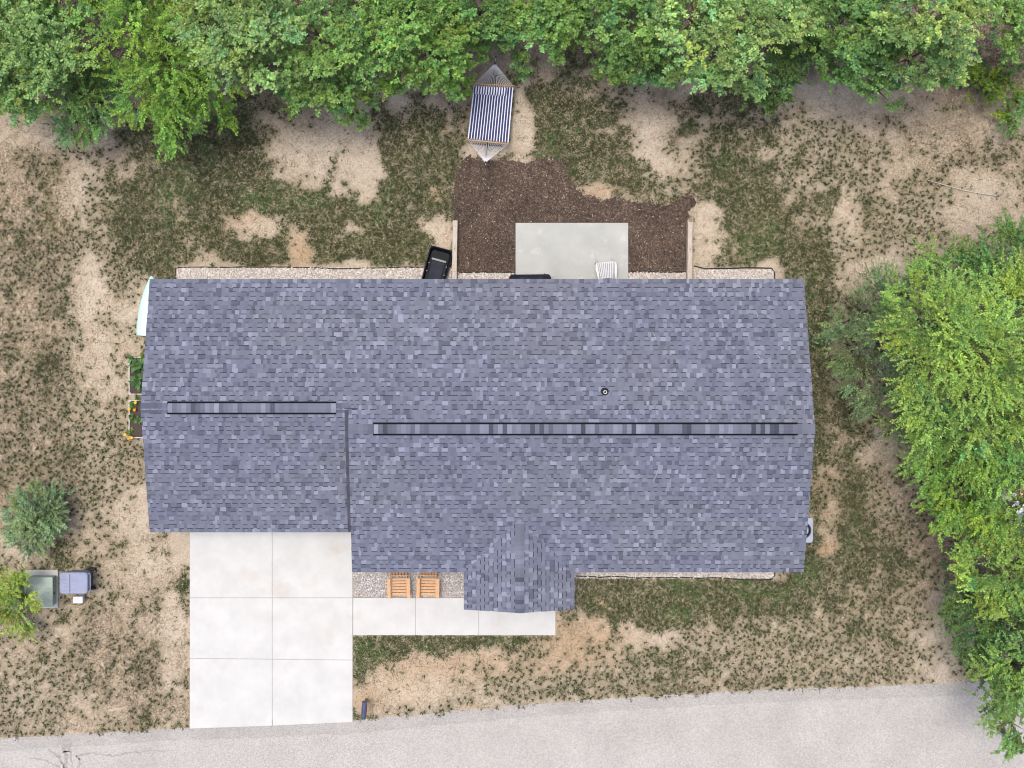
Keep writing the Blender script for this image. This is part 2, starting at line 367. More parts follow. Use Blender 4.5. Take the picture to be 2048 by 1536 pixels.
gc = np.array([.070, .088, .036]) * (1 - hue) * 1.0 + np.array([.105, .122, .050]) * hue
ylw = ((np.abs(NX + tx * F / H - 112) < 22) & (np.abs(NY - ty * F / H - 400) < 70))[:, None]
gc[len(cx) * NT:] *= .62
gc = np.where(ylw, np.array([.13, .12, .025]), gc)
grn = (sstep(.45, .9, g4) * sstep(.5, .7, fbm(tx * .7, ty * .7, 77)))[:, None]
gc = gc * (1 - grn) + np.array([.085, .150, .046]) * grn
V, Fa, C = blades(tx, ty, 4, .05, .115, .0095, .3, 1.1, gc, .018)
sb_ = np.flatnonzero(rng.random(len(tx)) < .035)
V2, F2, C2 = blades(tx[sb_] + .03, ty[sb_], 9, .06, .14, .008, .2, .7, np.array([.50, .42, .29])[None] * rng.uniform(.7, 1.1, (len(sb_), 1)), .02)
V, Fa, C = np.concatenate([V, V2]), np.concatenate([Fa, F2 + len(V)]), np.concatenate([C, C2])
o = link('lawn_grass', np_mesh('lawn_grass', V, Fa, C), M_grass)
tag(o, 'patchy dark green grass tufts growing over the sandy yard', 'grass', kind='stuff')
# dry straw
ND = 150000
dx_ = rng.uniform(X0, X1, ND); dy_ = rng.uniform(Y0, Y1, ND); md = maps(dx_, dy_)
kd = (rng.random(ND) < np.clip(md['d'] * 1.0 + .22, 0, 1)) & allowed(dx_, dy_, .03)
dx_, dy_ = dx_[kd], dy_[kd]; hh = rng.random((len(dx_), 1))
dc = np.array([.50, .41, .28]) * hh + np.array([.15, .115, .065]) * (1 - hh); dc = dc * (1.08 - .45 * sstep(.5, .95, md['d'][kd])[:, None])
V, Fa, C = blades(dx_, dy_, 3, .06, .16, .0075, .1, .7, dc, .06)
o = link('dry_grass', np_mesh('dry_grass', V, Fa, C), M_grass)
tag(o, 'tan dry grass stems lying between the green tufts', 'dry grass', kind='stuff')

# ------------------------------------------------------------------ ground sheet
def axis(a, b, step, far):
    n = int((b - a) / step); mid = np.linspace(a, b, n + 1)
    out = np.array([1, 3, 8, 20, 60, 150, far])
    return np.concatenate([(a - out)[::-1], mid, b + out])
gx = axis(X0 - .5, X1 + .5, .095, 420); gy = axis(Y0 - 4, Y1 + .5, .095, 420)
GX, GY = np.meshgrid(gx, gy); x, y = GX.ravel(), GY.ravel()
mg = maps(np.clip(x, X0 - 2, X1 + 2), np.clip(y, Y0 - 5, Y1 + 2))
hist = np.histogram2d(cly, clx, bins=[np.concatenate([[gy[0] - 1], (gy[1:] + gy[:-1]) / 2, [gy[-1] + 1]]), np.concatenate([[gx[0] - 1], (gx[1:] + gx[:-1]) / 2, [gx[-1] + 1]])])[0]
def blur(a):
    b = a * .36
    for dy in (-1, 0, 1):
        for dx in (-1, 0, 1):
            if dx or dy: b = b + np.roll(np.roll(a, dy, 0), dx, 1) * .08
    return b
green = 1 - np.exp(-.8 * blur(hist).ravel())
far = (np.abs(x - (X0 + X1) / 2) > (X1 - X0) / 2 + .6) | (np.abs(y - (Y0 + Y1) / 2) > (Y1 - Y0) / 2 + 4)
green = np.where(far, .5, green)
n = len(x); zz = (fbm(x * 1.5, y * 1.5, 301) - .5) * .012
me = np_mesh('ground', np.stack([x, y, zz - .006], 1), (lambda r, c: (lambda i, j: np.stack([i * c + j, i * c + j + 1, (i + 1) * c + j + 1, (i + 1) * c + j], -1).reshape(-1, 4))(*np.meshgrid(np.arange(r - 1), np.arange(c - 1), indexing='ij')))(len(gy), len(gx)), smooth=True)
for nm, arr in (('green', green), ('dry', np.where(far, .5, mg['d'])), ('orange', np.clip(mg['o'], 0, 1)), ('litter', mg['l'])):
    a = me.attributes.new(nm, 'FLOAT', 'POINT'); a.data.foreach_set('value', arr.astype(np.float32))
def ground_mat():
    m = bpy.data.materials.new('lawn_ground'); m.use_nodes = True; N, L = m.node_tree.nodes, m.node_tree.links; b = N['Principled BSDF']
    b.inputs['Roughness'].default_value = .95; b.inputs['Specular IOR Level'].default_value = .1
    tc = N.new('ShaderNodeTexCoord')
    def noise(s, d=6, r=.65):
        z = N.new('ShaderNodeTexNoise'); z.inputs['Scale'].default_value = s; z.inputs['Detail'].default_value = d; z.inputs['Roughness'].default_value = r; L.new(tc.outputs['Object'], z.inputs['Vector']); return z.outputs[0]
    def rng_(v, a, b_, lo=0, hi=1):
        r = N.new('ShaderNodeMapRange'); r.inputs[1].default_value = a; r.inputs[2].default_value = b_; r.inputs[3].default_value = lo; r.inputs[4].default_value = hi; L.new(v, r.inputs[0]); return r.outputs[0]
    def mix(f, a, c):
        x = N.new('ShaderNodeMix'); x.data_type = 'RGBA'
        if isinstance(f, float): x.inputs[0].default_value = f
        else: L.new(f, x.inputs[0])
        for i, q in ((6, a), (7, c)):
            if isinstance(q, tuple): x.inputs[i].default_value = (*q, 1)
            else: L.new(q, x.inputs[i])
        return x.outputs[2]
    def attr(nm):
        a = N.new('ShaderNodeAttribute'); a.attribute_name = nm; return a.outputs['Fac']
    def mul(a, c):
        x = N.new('ShaderNodeMath'); x.operation = 'MULTIPLY'; L.new(a, x.inputs[0])
        if isinstance(c, float): x.inputs[1].default_value = c
        else: L.new(c, x.inputs[1])
        x.use_clamp = True; return x.outputs[0]
    sand = mix(rng_(noise(1.2), .35, .65), (.475, .405, .31), (.565, .485, .38))
    sand = mix(rng_(noise(30, 4), .48, .68, 0, .85), sand, (.31, .245, .18))
    sand = mix(rng_(noise(21, 5), .52, .68, 0, .7), sand, (.68, .57, .45))
    sand = mix(rng_(noise(13, 7, .8), .50, .66, 0, .75), sand, (.25, .20, .145))
    sand = mix(rng_(noise(15.5, 7, .8), .54, .70, 0, .7), sand, (.66, .56, .44))
    sand = mix(rng_(noise(3.2, 7, .72), .50, .72, 0, .55), sand, (.26, .205, .14))
    dry = mix(rng_(noise(34, 4), .38, .62), (.17, .13, .075), (.47, .37, .25))
    out = mix(mul(attr('dry'), rng_(noise(7, 5), .35, .6, .15, 1.0)), sand, dry)
    orange = mix(rng_(noise(26, 4), .35, .65), (.36, .23, .12), (.55, .38, .23))
    out = mix(mul(attr('orange'), rng_(noise(9, 4), .3, .6, .3, 1.0)), out, orange)
    lit = mix(rng_(noise(22, 6), .35, .68), (.035, .028, .024), (.17, .125, .10))
    out = mix(mul(attr('litter'), rng_(noise(5, 5), .3, .55, .45, 1.0)), out, lit)
    grs = mix(rng_(noise(30, 5), .3, .7), (.068, .082, .038), (.165, .165, .092))
    out = mix(mul(attr('green'), rng_(noise(24, 3), .25, .6, .55, 1.0)), out, grs)
    L.new(out, b.inputs['Base Color'])
    bp = N.new('ShaderNodeBump'); bp.inputs['Strength'].default_value = .5; bp.inputs['Distance'].default_value = .03
    L.new(noise(18, 6), bp.inputs['Height']); L.new(bp.outputs[0], b.inputs['Normal'])
    return m
o = link('ground', me, ground_mat()); tag(o, kind='structure')

# ------------------------------------------------------------------ road
def asphalt(name, c1, c2):
    m = bpy.data.materials.new(name); m.use_nodes = True; N, L = m.node_tree.nodes, m.node_tree.links; b = N['Principled BSDF']
    b.inputs['Roughness'].default_value = .9; b.inputs['Specular IOR Level'].default_value = .2
    tc = N.new('ShaderNodeTexCoord')
    vo = N.new('ShaderNodeTexVoronoi'); vo.inputs['Scale'].default_value = 32; L.new(tc.outputs['Object'], vo.inputs['Vector'])
    n1 = N.new('ShaderNodeTexNoise'); n1.inputs['Scale'].default_value = .7; n1.inputs['Detail'].default_value = 7; L.new(tc.outputs['Object'], n1.inputs['Vector'])
    n2 = N.new('ShaderNodeTexNoise'); n2.inputs['Scale'].default_value = 28; n2.inputs['Detail'].default_value = 5; n2.inputs['Roughness'].default_value = .8; L.new(tc.outputs['Object'], n2.inputs['Vector'])
    r1 = N.new('ShaderNodeMapRange'); r1.inputs[1].default_value = .3; r1.inputs[2].default_value = .7; L.new(n1.outputs[0], r1.inputs[0])
    mx = N.new('ShaderNodeMix'); mx.data_type = 'RGBA'; mx.inputs[6].default_value = (*c1, 1); mx.inputs[7].default_value = (*c2, 1); L.new(r1.outputs[0], mx.inputs[0])
    sp = N.new('ShaderNodeSeparateColor'); L.new(vo.outputs['Color'], sp.inputs[0])
    r3 = N.new('ShaderNodeMapRange'); r3.inputs[3].default_value = .82; r3.inputs[4].default_value = 1.13; L.new(sp.outputs[0], r3.inputs[0])
    r2 = N.new('ShaderNodeMapRange'); r2.inputs[1].default_value = .3; r2.inputs[2].default_value = .7; r2.inputs[3].default_value = .80; r2.inputs[4].default_value = 1.16; L.new(n2.outputs[0], r2.inputs[0])
    mm = N.new('ShaderNodeMath'); mm.operation = 'MULTIPLY'; L.new(r3.outputs[0], mm.inputs[0]); L.new(r2.outputs[0], mm.inputs[1])
    m2 = N.new('ShaderNodeMix'); m2.data_type = 'RGBA'; m2.blend_type = 'MULTIPLY'; m2.inputs[0].default_value = 1; L.new(mx.outputs[2], m2.inputs[6]); L.new(mm.outputs[0], m2.inputs[7])
    L.new(m2.outputs[2], b.inputs['Base Color'])
    bp = N.new('ShaderNodeBump'); bp.inputs['Strength'].default_value = .5; bp.inputs['Distance'].default_value = .02; L.new(vo.outputs['Distance'], bp.inputs['Height']); L.new(bp.outputs[0], b.inputs['Normal'])
    return m
M_road = asphalt('chip_seal', (.415, .398, .370), (.48, .462, .432))
M_shoulder = asphalt('gravel_shoulder', (.36, .343, .318), (.44, .422, .393))
rx = np.concatenate([np.linspace(-200, -17, 30), np.arange(-16.9, 21, .1), np.linspace(21, 200, 30)])
ry = road_edge(rx) + np.where(rx < road_x[0], (rx - road_x[0]) * .05, 0) + np.where(rx > road_x[-1], (rx - road_x[-1]) * .035, 0)
jag = (fbm(rx * 5, rx * 0, 401, 3) - .5) * .10
def ribbon(name, top, bot, z, mtl, kind='structure'):
    n = len(rx); v = np.concatenate([np.stack([rx, bot, np.full(n, z)], 1), np.stack([rx, top, np.full(n, z)], 1)])
    i = np.arange(n - 1); f = np.stack([i, i + 1, n + i + 1, n + i], 1)
    o = link(name, np_mesh(name, v, f), mtl); return tag(o, kind=kind)
ribbon('road_shoulder', ry + jag, ry - 6.9, .006, M_shoulder)
jag2 = (fbm(rx * 3, rx * 0, 411, 4) - .5) * .12
ribbon('road', ry - .42 + jag2, ry - 6.5, .011, M_road)
def crack(pts, w, name):
    P = [W3(a, b, .015) for a, b in pts]; L_, R_ = [], []
    Q = []
    for a, b in zip(P[:-1], P[1:]):
        for t in np.linspace(0, 1, 8, endpoint=False): Q.append(a.lerp(b, t) + Vector((random.gauss(0, .02), random.gauss(0, .02), 0)))
    Q.append(P[-1])
    for i, q in enumerate(Q):
        t = (Q[min(i + 1, len(Q) - 1)] - Q[max(i - 1, 0)]).normalized(); nrm = Vector((-t.y, t.x, 0)); ww = w * random.uniform(.35, 1.2)
        L_.append(q + nrm * ww); R_.append(q - nrm * ww)
    mb = MB(); mb.grid([L_, R_]); return mb.build(name, M_crack, bpy.data.objects['road'])
crack([(128, 1480), (133, 1505), (128, 1545)], .11, 'sealed_crack')
crack([(139, 1478), (140, 1510), (146, 1545)], .05, 'sealed_crack')
crack([(60, 1516), (92, 1520), (120, 1536)], .035, 'sealed_crack')
crack([(95, 1498), (120, 1515), (130, 1540)], .05, 'sealed_crack')
crack([(150, 1512), (185, 1505), (225, 1512), (262, 1504), (330, 1502)], .035, 'sealed_crack')
crack([(152, 1545), (160, 1520), (152, 1512)], .035, 'sealed_crack')

# ------------------------------------------------------------------ concrete
def slab(poly, z1, name, mtl, parent, bev=.012):
    return MB().prism(poly, -.05, z1, ).build(name, mtl, parent, bevel=bev)
G = .007
drive = empty('driveway', (0, 0, 0)); tag(drive, kind='structure')
YG = -6.2
xj = W(545, 0)[0]
rows = [(YG, YG), (W(0, 1195)[1], W(0, 1195)[1]), (W(0, 1316)[1], W(0, 1319.5)[1]), None]
cols = [XDL, xj, XDR]
for r in range(3):
    for c in range(2):
        xa, xb = cols[c] + (G if c else 0), cols[c + 1] - (0 if c else G)
        def edge(k, xx):
            if k == 3: return float(road_edge(xx)) - .03
            a, b = rows[k]; return a + (b - a) * (xx - XDL) / (XDR - XDL)
        ga = G if r else 0; gb = G if r < 2 else 0
        slab([(xa, edge(r + 1, xa) + gb), (xb, edge(r + 1, xb) + gb), (xb, edge(r, xb) - ga), (xa, edge(r, xa) - ga)], .05, 'slab', M_conc, drive)
MB().prism([(XDL + .02, -13.4), (XDR - .02, -13.2), (XDR - .02, YG - .02), (XDL + .02, YG - .02)], -.04, .032).build('joint', M_joint, drive)
walk = empty('front_walk', (0, 0, 0)); tag(walk, kind='structure')
wy0, wy1 = W(0, 1270)[1], W(0, 1195)[1]; wxs = [W(p, 0)[0] for p in (706, 831, 957.5, 1111)]
for i in range(3):
    slab([(wxs[i] + G, wy0), (wxs[i + 1] - (G if i < 2 else 0), wy0), (wxs[i + 1] - (G if i < 2 else 0), wy1), (wxs[i] + G, wy1)], .055, 'slab', M_conc, walk)
MB().prism([(wxs[0] + .03, wy0 + .02), (wxs[3] - .02, wy0 + .02), (wxs[3] - .02, wy1 - .02), (wxs[0] + .03, wy1 - .02)], -.04, .036).build('joint', M_joint, walk)
slab([(W(932, 0)[0], wy1 + G), (wxs[3], wy1 + G), (wxs[3], -7.5), (W(932, 0)[0], -7.5)], .10, 'porch_slab', M_conc, walk)
px0, py0, px1, py1 = rect_px(1031, 446, 1256, 586)
patio = slab([(px0, py0), (px1, py0), (px1, py1), (px0, py1)], .09, 'patio', M_conc_p, None); tag(patio, kind='structure')

# ------------------------------------------------------------------ gravel, mulch
def pebbles(areas, size, cols, name, label, dens):
    P = []
    for (x0, y0, x1, y1) in areas:
        n_ = int((x1 - x0) * (y1 - y0) * dens); P.append(np.stack([rng.uniform(x0, x1, n_), rng.uniform(y0, y1, n_)], 1))
    P = np.concatenate(P); n_ = len(P)
    t = (1 + 5 ** .5) / 2
    iv = np.array([[-1, t, 0], [1, t, 0], [-1, -t, 0], [1, -t, 0], [0, -1, t], [0, 1, t], [0, -1, -t], [0, 1, -t], [t, 0, -1], [t, 0, 1], [-t, 0, -1], [-t, 0, 1]]) / math.sqrt(1 + t * t)
    fi = np.array([[0, 11, 5], [0, 5, 1], [0, 1, 7], [0, 7, 10], [0, 10, 11], [1, 5, 9], [5, 11, 4], [11, 10, 2], [10, 7, 6], [7, 1, 8], [3, 9, 4], [3, 4, 2], [3, 2, 6], [3, 6, 8], [3, 8, 9], [4, 9, 5], [2, 4, 11], [6, 2, 10], [8, 6, 7], [9, 8, 1]])
    sc = rng.uniform(size[0], size[1], (n_, 1, 1)) * np.stack([rng.uniform(.8, 1.3, n_), rng.uniform(.7, 1.1, n_), rng.uniform(.45, .75, n_)], 1)[:, None, :]
    v = iv[None] * sc; a = rng.uniform(0, 2 * np.pi, n_); ca, sa = np.cos(a)[:, None], np.sin(a)[:, None]
    v = np.stack([v[..., 0] * ca - v[..., 1] * sa, v[..., 0] * sa + v[..., 1] * ca, v[..., 2]], -1)
    v[..., 0] += P[:, 0:1]; v[..., 1] += P[:, 1:2]; v[..., 2] += rng.uniform(.012, .035, (n_, 1))
    f = (fi[None] + (np.arange(n_) * 12)[:, None, None]).reshape(-1, 3)
    cs = np.array(cols)[rng.integers(0, len(cols), n_)] * rng.uniform(.85, 1.12, (n_, 1))
    o = link(name, np_mesh(name, v.reshape(-1, 3), f, np.repeat(cs, 12, 0), True), M_pebble)
    return tag(o, label, 'gravel', kind='stuff')
def sheet(name, poly, z, mtl):
    o = MB().add([(x, y, z) for x, y in poly], [tuple(range(len(poly)))]).build(name, mtl); return tag(o, kind='structure')
def R4(r): return [(r[0], r[1]), (r[2], r[1]), (r[2], r[3]), (r[0], r[3])]
back = [rect_px(353, 535, 903, 586), rect_px(916, 545, 1030, 586), rect_px(1257.5, 543, 1373, 586), rect_px(1388, 539, 1547, 586)]
frontr = [rect_px(1116, 1095, 1548, 1156)]
bed = [rect_px(707.5, 1090, 931, 1194)]
for r in back + frontr + bed: sheet('gravel_bed', R4(r), .009, M_gravel)
WH = [(.70, .64, .58), (.68, .63, .58), (.72, .65, .58), (.60, .54, .48), (.74, .70, .66), (.48, .41, .35)]
GR = [(.46, .44, .42), (.60, .58, .56), (.34, .32, .31), (.52, .47, .43), (.66, .65, .63), (.42, .36, .33)]
pebbles(back + frontr, (.022, .038), WH, 'white_gravel', 'cream and white pebbles in strips along the house foundation', 820)
pebbles(bed, (.02, .036), GR, 'grey_gravel', 'mixed grey pebbles between the house wall and front walk', 950)
o = MB().prism(MULCH, -.03, .022).build('mulch_bed', M_mulchb); tag(o, kind='structure')
n_ = 60000
mxs = np.array(MULCH); qx = rng.uniform(mxs[:, 0].min() - .3, mxs[:, 0].max() + .3, n_); qy = rng.uniform(mxs[:, 1].min(), mxs[:, 1].max() + .3, n_)
off = (fbm(qx * 4, qy * 4, 501) - .5) * .8 + rng.normal(0, .10, n_)
k = in_poly(qx + off, qy + off * .7, MULCH) & ~((qx > px0 - .03) & (qx < px1 + .03) & (qy < py1 + .05)) & ~((qx < W(916.5, 0)[0]) & (qy < W(0, 438)[1])) & ~((qx > W(1373, 0)[0]) & (qy < W(0, 440)[1])) & (qy > W(0, 545)[1])
qx, qy = qx[k], qy[k]; n_ = len(qx)
a = rng.uniform(0, 2 * np.pi, n_); L = rng.uniform(.015, .045, n_); w_ = rng.uniform(.005, .012, n_); zc = rng.uniform(.02, .05, n_); tl = rng.uniform(-.4, .4, n_)
d = np.stack([np.cos(a), np.sin(a), tl], 1); s_ = np.stack([-np.sin(a), np.cos(a), rng.uniform(-.5, .5, n_)], 1); c0 = np.stack([qx, qy, zc], 1)
dn = np.array([0, 0, -.012])
v = np.stack([c0 - d * L[:, None] - s_ * w_[:, None], c0 + d * L[:, None] - s_ * w_[:, None], c0 + d * L[:, None] + s_ * w_[:, None], c0 - d * L[:, None] + s_ * w_[:, None],
              c0 - d * L[:, None] + dn, c0 + d * L[:, None] + dn], 1)
fq = np.array([[0, 1, 2], [0, 2, 3], [0, 5, 1], [3, 2, 5]])
mc = np.array([(.070, .050, .040), (.105, .078, .060), (.05, .038, .032), (.20, .155, .12), (.082, .060, .046), (.125, .088, .065)])[rng.integers(0, 6, n_)] * rng.uniform(.7, 1.25, (n_, 1)) * (.55 + 1.1 * fbm(qx * 1.3, qy * 1.3, 555)[:, None])
lite = rng.random(n_) < .012; mc[lite] = (.5, .44, .37)
o = link('mulch', np_mesh('mulch', v.reshape(-1, 3), (fq[None] + (np.arange(n_) * 6)[:, None, None]).reshape(-1, 3), np.repeat(mc, 6, 0)), M_chip)
tag(o, 'dark brown shredded bark mulch around the patio slab', 'mulch', kind='stuff')
def edging(pts, label):
    P = []
    for a, b in zip(pts[:-1], pts[1:]):
        A, B = W3(*a), W3(*b); k = max(1, int((B - A).length / .4))
        for i in range(k): P.append(A.lerp(B, i / k) + Vector((0, random.gauss(0, .012), .03)))
    P.append(W3(*pts[-1]) + Vector((0, 0, .03)))
    o = MB().tube(P, .022, 5).build('bed_edging', M_edging); tag(o, label, 'edging')
edging([(352, 580), (352, 538), (356, 534), (560, 534.5), (700, 537), (840, 534), (902, 533)], 'black edging strip along the long pebble strip beside the black tub')
edging([(1388, 533), (1410, 537), (1520, 536), (1543, 537), (1549, 545), (1549, 580)], 'black edging strip with rounded corner right of the timber wall')
edging([(1152, 1152), (1300, 1155), (1420, 1155), (1500, 1159), (1542, 1158), (1549, 1150), (1549, 1120)], 'black edging strip along the pebbles under the front eave')
edging([(917, 546), (960, 545), (1029, 545)], 'black edging strip between mulch and pebbles by the grill')
edging([(1258, 544), (1320, 544), (1372, 543)], 'black edging strip between mulch and pebbles by the white chair')

# ------------------------------------------------------------------ the house
ZE = 2.6; PIT = 1 / 3
sE = F / (H - ZE)
ex = lambda p: (p - NX) / sE
ey = lambda p: (NY - p) / sE
XL, XR = ex(300.0), ex(1607.0)
YB, YF, YFG = ey(559), ey(1143.5), ey(1063.5)
XS = ex(704.6)
YRM = (YB + YF) / 2; ZRM = ZE + (YB - YRM) * PIT
YRG = (YB + YFG) / 2; ZRG = ZE + (YB - YRG) * PIT
PX0, PX1, PYF = ex(928.5), ex(1148.0), ey(1218.5)
PXM = (PX0 + PX1) / 2; ZRP = ZE + (PX1 - PX0) / 2 * PIT
house = empty('house', ((XL + XR) / 2, YRM, 0))
tag(house, 'single storey house with blue-grey shingle roof, attached garage and small front porch gable', 'house')
HX, HY = house.location.x, house.location.y
def hb(mb, name, mtl, parent=house, **k):
    o = mb.build(name, mtl, parent, **k)
    o.location = (-HX, -HY, 0) if parent is house else (0, 0, 0)
    return o
T = .14
def plane_slab(mb, P):   # P: 4 corners on top of the deck; thickness T downward
    P = [Vector(p) for p in P]; mb.add(P + [p - Vector((0, 0, T)) for p in P], [(0, 1, 2, 3), (7, 6, 5, 4), (0, 4, 5, 1), (1, 5, 6, 2), (2, 6, 7, 3), (3, 7, 4, 0)])
rb = MB()
e_ = .004
plane_slab(rb, [(XS, YB, ZE), (XS, YRM, ZRM), (XR, YRM, ZRM), (XR, YB, ZE)][::-1])
plane_slab(rb, [(XS, YF, ZE), (XR, YF, ZE), (XR, YRM, ZRM), (XS, YRM, ZRM)])
plane_slab(rb, [(XL, YB, ZE), (XL, YRG, ZRG), (XS - e_, YRG, ZRG), (XS - e_, YB, ZE)][::-1])
plane_slab(rb, [(XL, YFG, ZE), (XS + .30, YFG, ZE), (XS + .30, YRG, ZRG), (XL, YRG, ZRG)])
PYB = YF + (ZRP - ZE) / PIT        # where the porch ridge meets the main roof
rb.add([(PX0, PYF, ZE), (PXM, PYF, ZRP), (PX1, PYF, ZE), (PX0, YF, ZE), (PXM, PYB + .02, ZRP), (PX1, YF, ZE),
        (PX0, PYF, ZE - T), (PXM, PYF, ZRP - T), (PX1, PYF, ZE - T), (PX0, YF, ZE - T), (PX1, YF, ZE - T)],
       [(0, 1, 4, 3), (1, 2, 5, 4), (0, 6, 7, 1), (1, 7, 8, 2), (0, 3, 9, 6), (2, 8, 10, 5)])
roof = hb(rb, 'roof', M_deckedge)
# fascia and rake boards
fb = MB()
for (x0, x1, yy, s) in ((XL, XR, YB, 1), (XL, XS - .02, YFG, -1), (XS, PX0, YF, -1), (PX1, XR, YF, -1)):
    fb.box(((x0 + x1) / 2, yy - s * .03, ZE - T - .06), (x1 - x0 - .06, .03, .16))
hb(fb, 'fascia', M_trim)
def wall(x0, y0, x1, y1, z1, gable=None):
    return (x0, y0, x1, y1, z1)
wx0, wx1, wxs_ = XL + .33, XR - .38, XS + .3
wyb, wyf, wyg = YB - .4, YF + .4, YFG + .4
zt = lambda y, yr, zr: zr - T - .01 - abs(y - yr) * PIT
wb = MB()
wb.add([(wxs_, wyf, 0), (wx1, wyf, 0), (wx1, wyb, 0), (wx0, wyb, 0), (wx0, wyg, 0), (wxs_, wyg, 0)] +
       [(wxs_, wyf, zt(wyf, YRM, ZRM)), (wx1, wyf, zt(wyf, YRM, ZRM)), (wx1, wyb, zt(wyb, YRM, ZRM)), (wx0, wyb, zt(wyb, YRG, ZRG)), (wx0, wyg, zt(wyg, YRG, ZRG)), (wxs_, wyg, zt(wyg, YRM, ZRM)),
        (wx1, YRM, zt(YRM, YRM, ZRM)), (wx0, YRG, zt(YRG, YRG, ZRG)), (wxs_, wyg, zt(wyg, YRG, ZRG)), (wxs_, YRM, zt(YRM, YRM, ZRM)), (wxs_, YRG, zt(YRG, YRG, ZRG))],
       [(0, 1, 7, 6), (1, 2, 8, 12, 7), (2, 3, 9, 8), (3, 4, 10, 13, 9), (4, 5, 14, 10), (5, 0, 6, 11)])
zm = lambda yy: ZRM - abs(yy - YRM) * PIT - T - .004
zg = lambda yy: ZRG - abs(yy - YRG) * PIT - .03
q_ = XS + .28
wb.add([(q_, YFG + .02, zg(YFG + .02)), (q_, YRG, zg(YRG)), (q_, YRG + .02, zm(YRG + .02) + T), (q_, YRM, zm(YRM)), (q_, YFG + .02, zm(YFG + .02))], [(0, 1, 2, 3, 4)])
hb(wb, 'wall', M_siding)
# soffit under the eaves
sb = MB()
sb.box(((XL + XR) / 2, YB - .22, ZE - T - .10), (XR - XL - .1, .36, .012)); sb.box(((XS + XR) / 2, YF + .22, ZE - T - .10), (XR - XS - .1, .36, .012)); sb.box(((XL + XS) / 2, YFG + .22, ZE - T - .10), (XS - XL - .1, .36, .012))
hb(sb, 'soffit', M_trim)
# garage door, front door, windows
gd = hb(MB().box(((wx0 + wxs_) / 2, wyg - .02, 1.1), (4.9, .05, 2.2)), 'garage_door', M_trim)
for k in range(4):
    for j in range(8):
        MB().box(((wx0 + wxs_) / 2 - 2.1 + j * .6, wyg - .055, .29 + k * .54), (.5, .02, .42)).build('panel', M_trim, gd, bevel=.008)
dr = hb(MB().box((1.7, wyf - .02, 1.15), (.95, .05, 2.1)), 'front_door', M_door)
MB().lathe([(0, .06), (.03, .05), (.03, .02), (.015, 0)], n=10).build('handle', M_steel, dr).location = (2.08, wyf - .10, 1.1)
def window(x, yy, s, w, h, zc):
    o = hb(MB().box((x, yy + s * .012, zc), (w, .03, h)), 'window', M_glass)
    f = MB()
    for dx, dz, ww, hh in ((0, h / 2 + .04, w + .16, .08), (0, -h / 2 - .04, w + .16, .08), (w / 2 + .04, 0, .08, h), (-w / 2 - .04, 0, .08, h), (0, 0, w, .04)):
        f.box((x + dx, yy + s * .03, zc + dz), (ww, .05, hh))
    f.build('frame', M_trim, o)
for x in (-1.6, 5.2, 8.3): window(x, wyf, -1, 1.3, 1.3, 1.4)
for x in (-7.6, -4.6, -.9, 8.4): window(x, wyb, 1, 1.2, 1.1, 1.5)
window(3.6, wyb, 1, 2.4, 1.95, 1.1)
for x in (PX0 + .3, wxs[3] - .2):
    hb(MB().box((x, PYF + .2, 1.27), (.15, .15, 2.34)), 'porch_post', M_trim, bevel=.01)
hb(MB().box((PXM, PYF + .2, ZE - T - .07), (PX1 - PX0 - .3, .16, .12)), 'porch_beam', M_trim)
gw = MB().add([(PX0 + .2, PYF + .12, ZE - T - .01), (PX1 - .2, PYF + .12, ZE - T - .01), (PXM, PYF + .12, ZRP - T - .05)], [(0, 1, 2)])
hb(gw, 'porch_gable', M_siding)

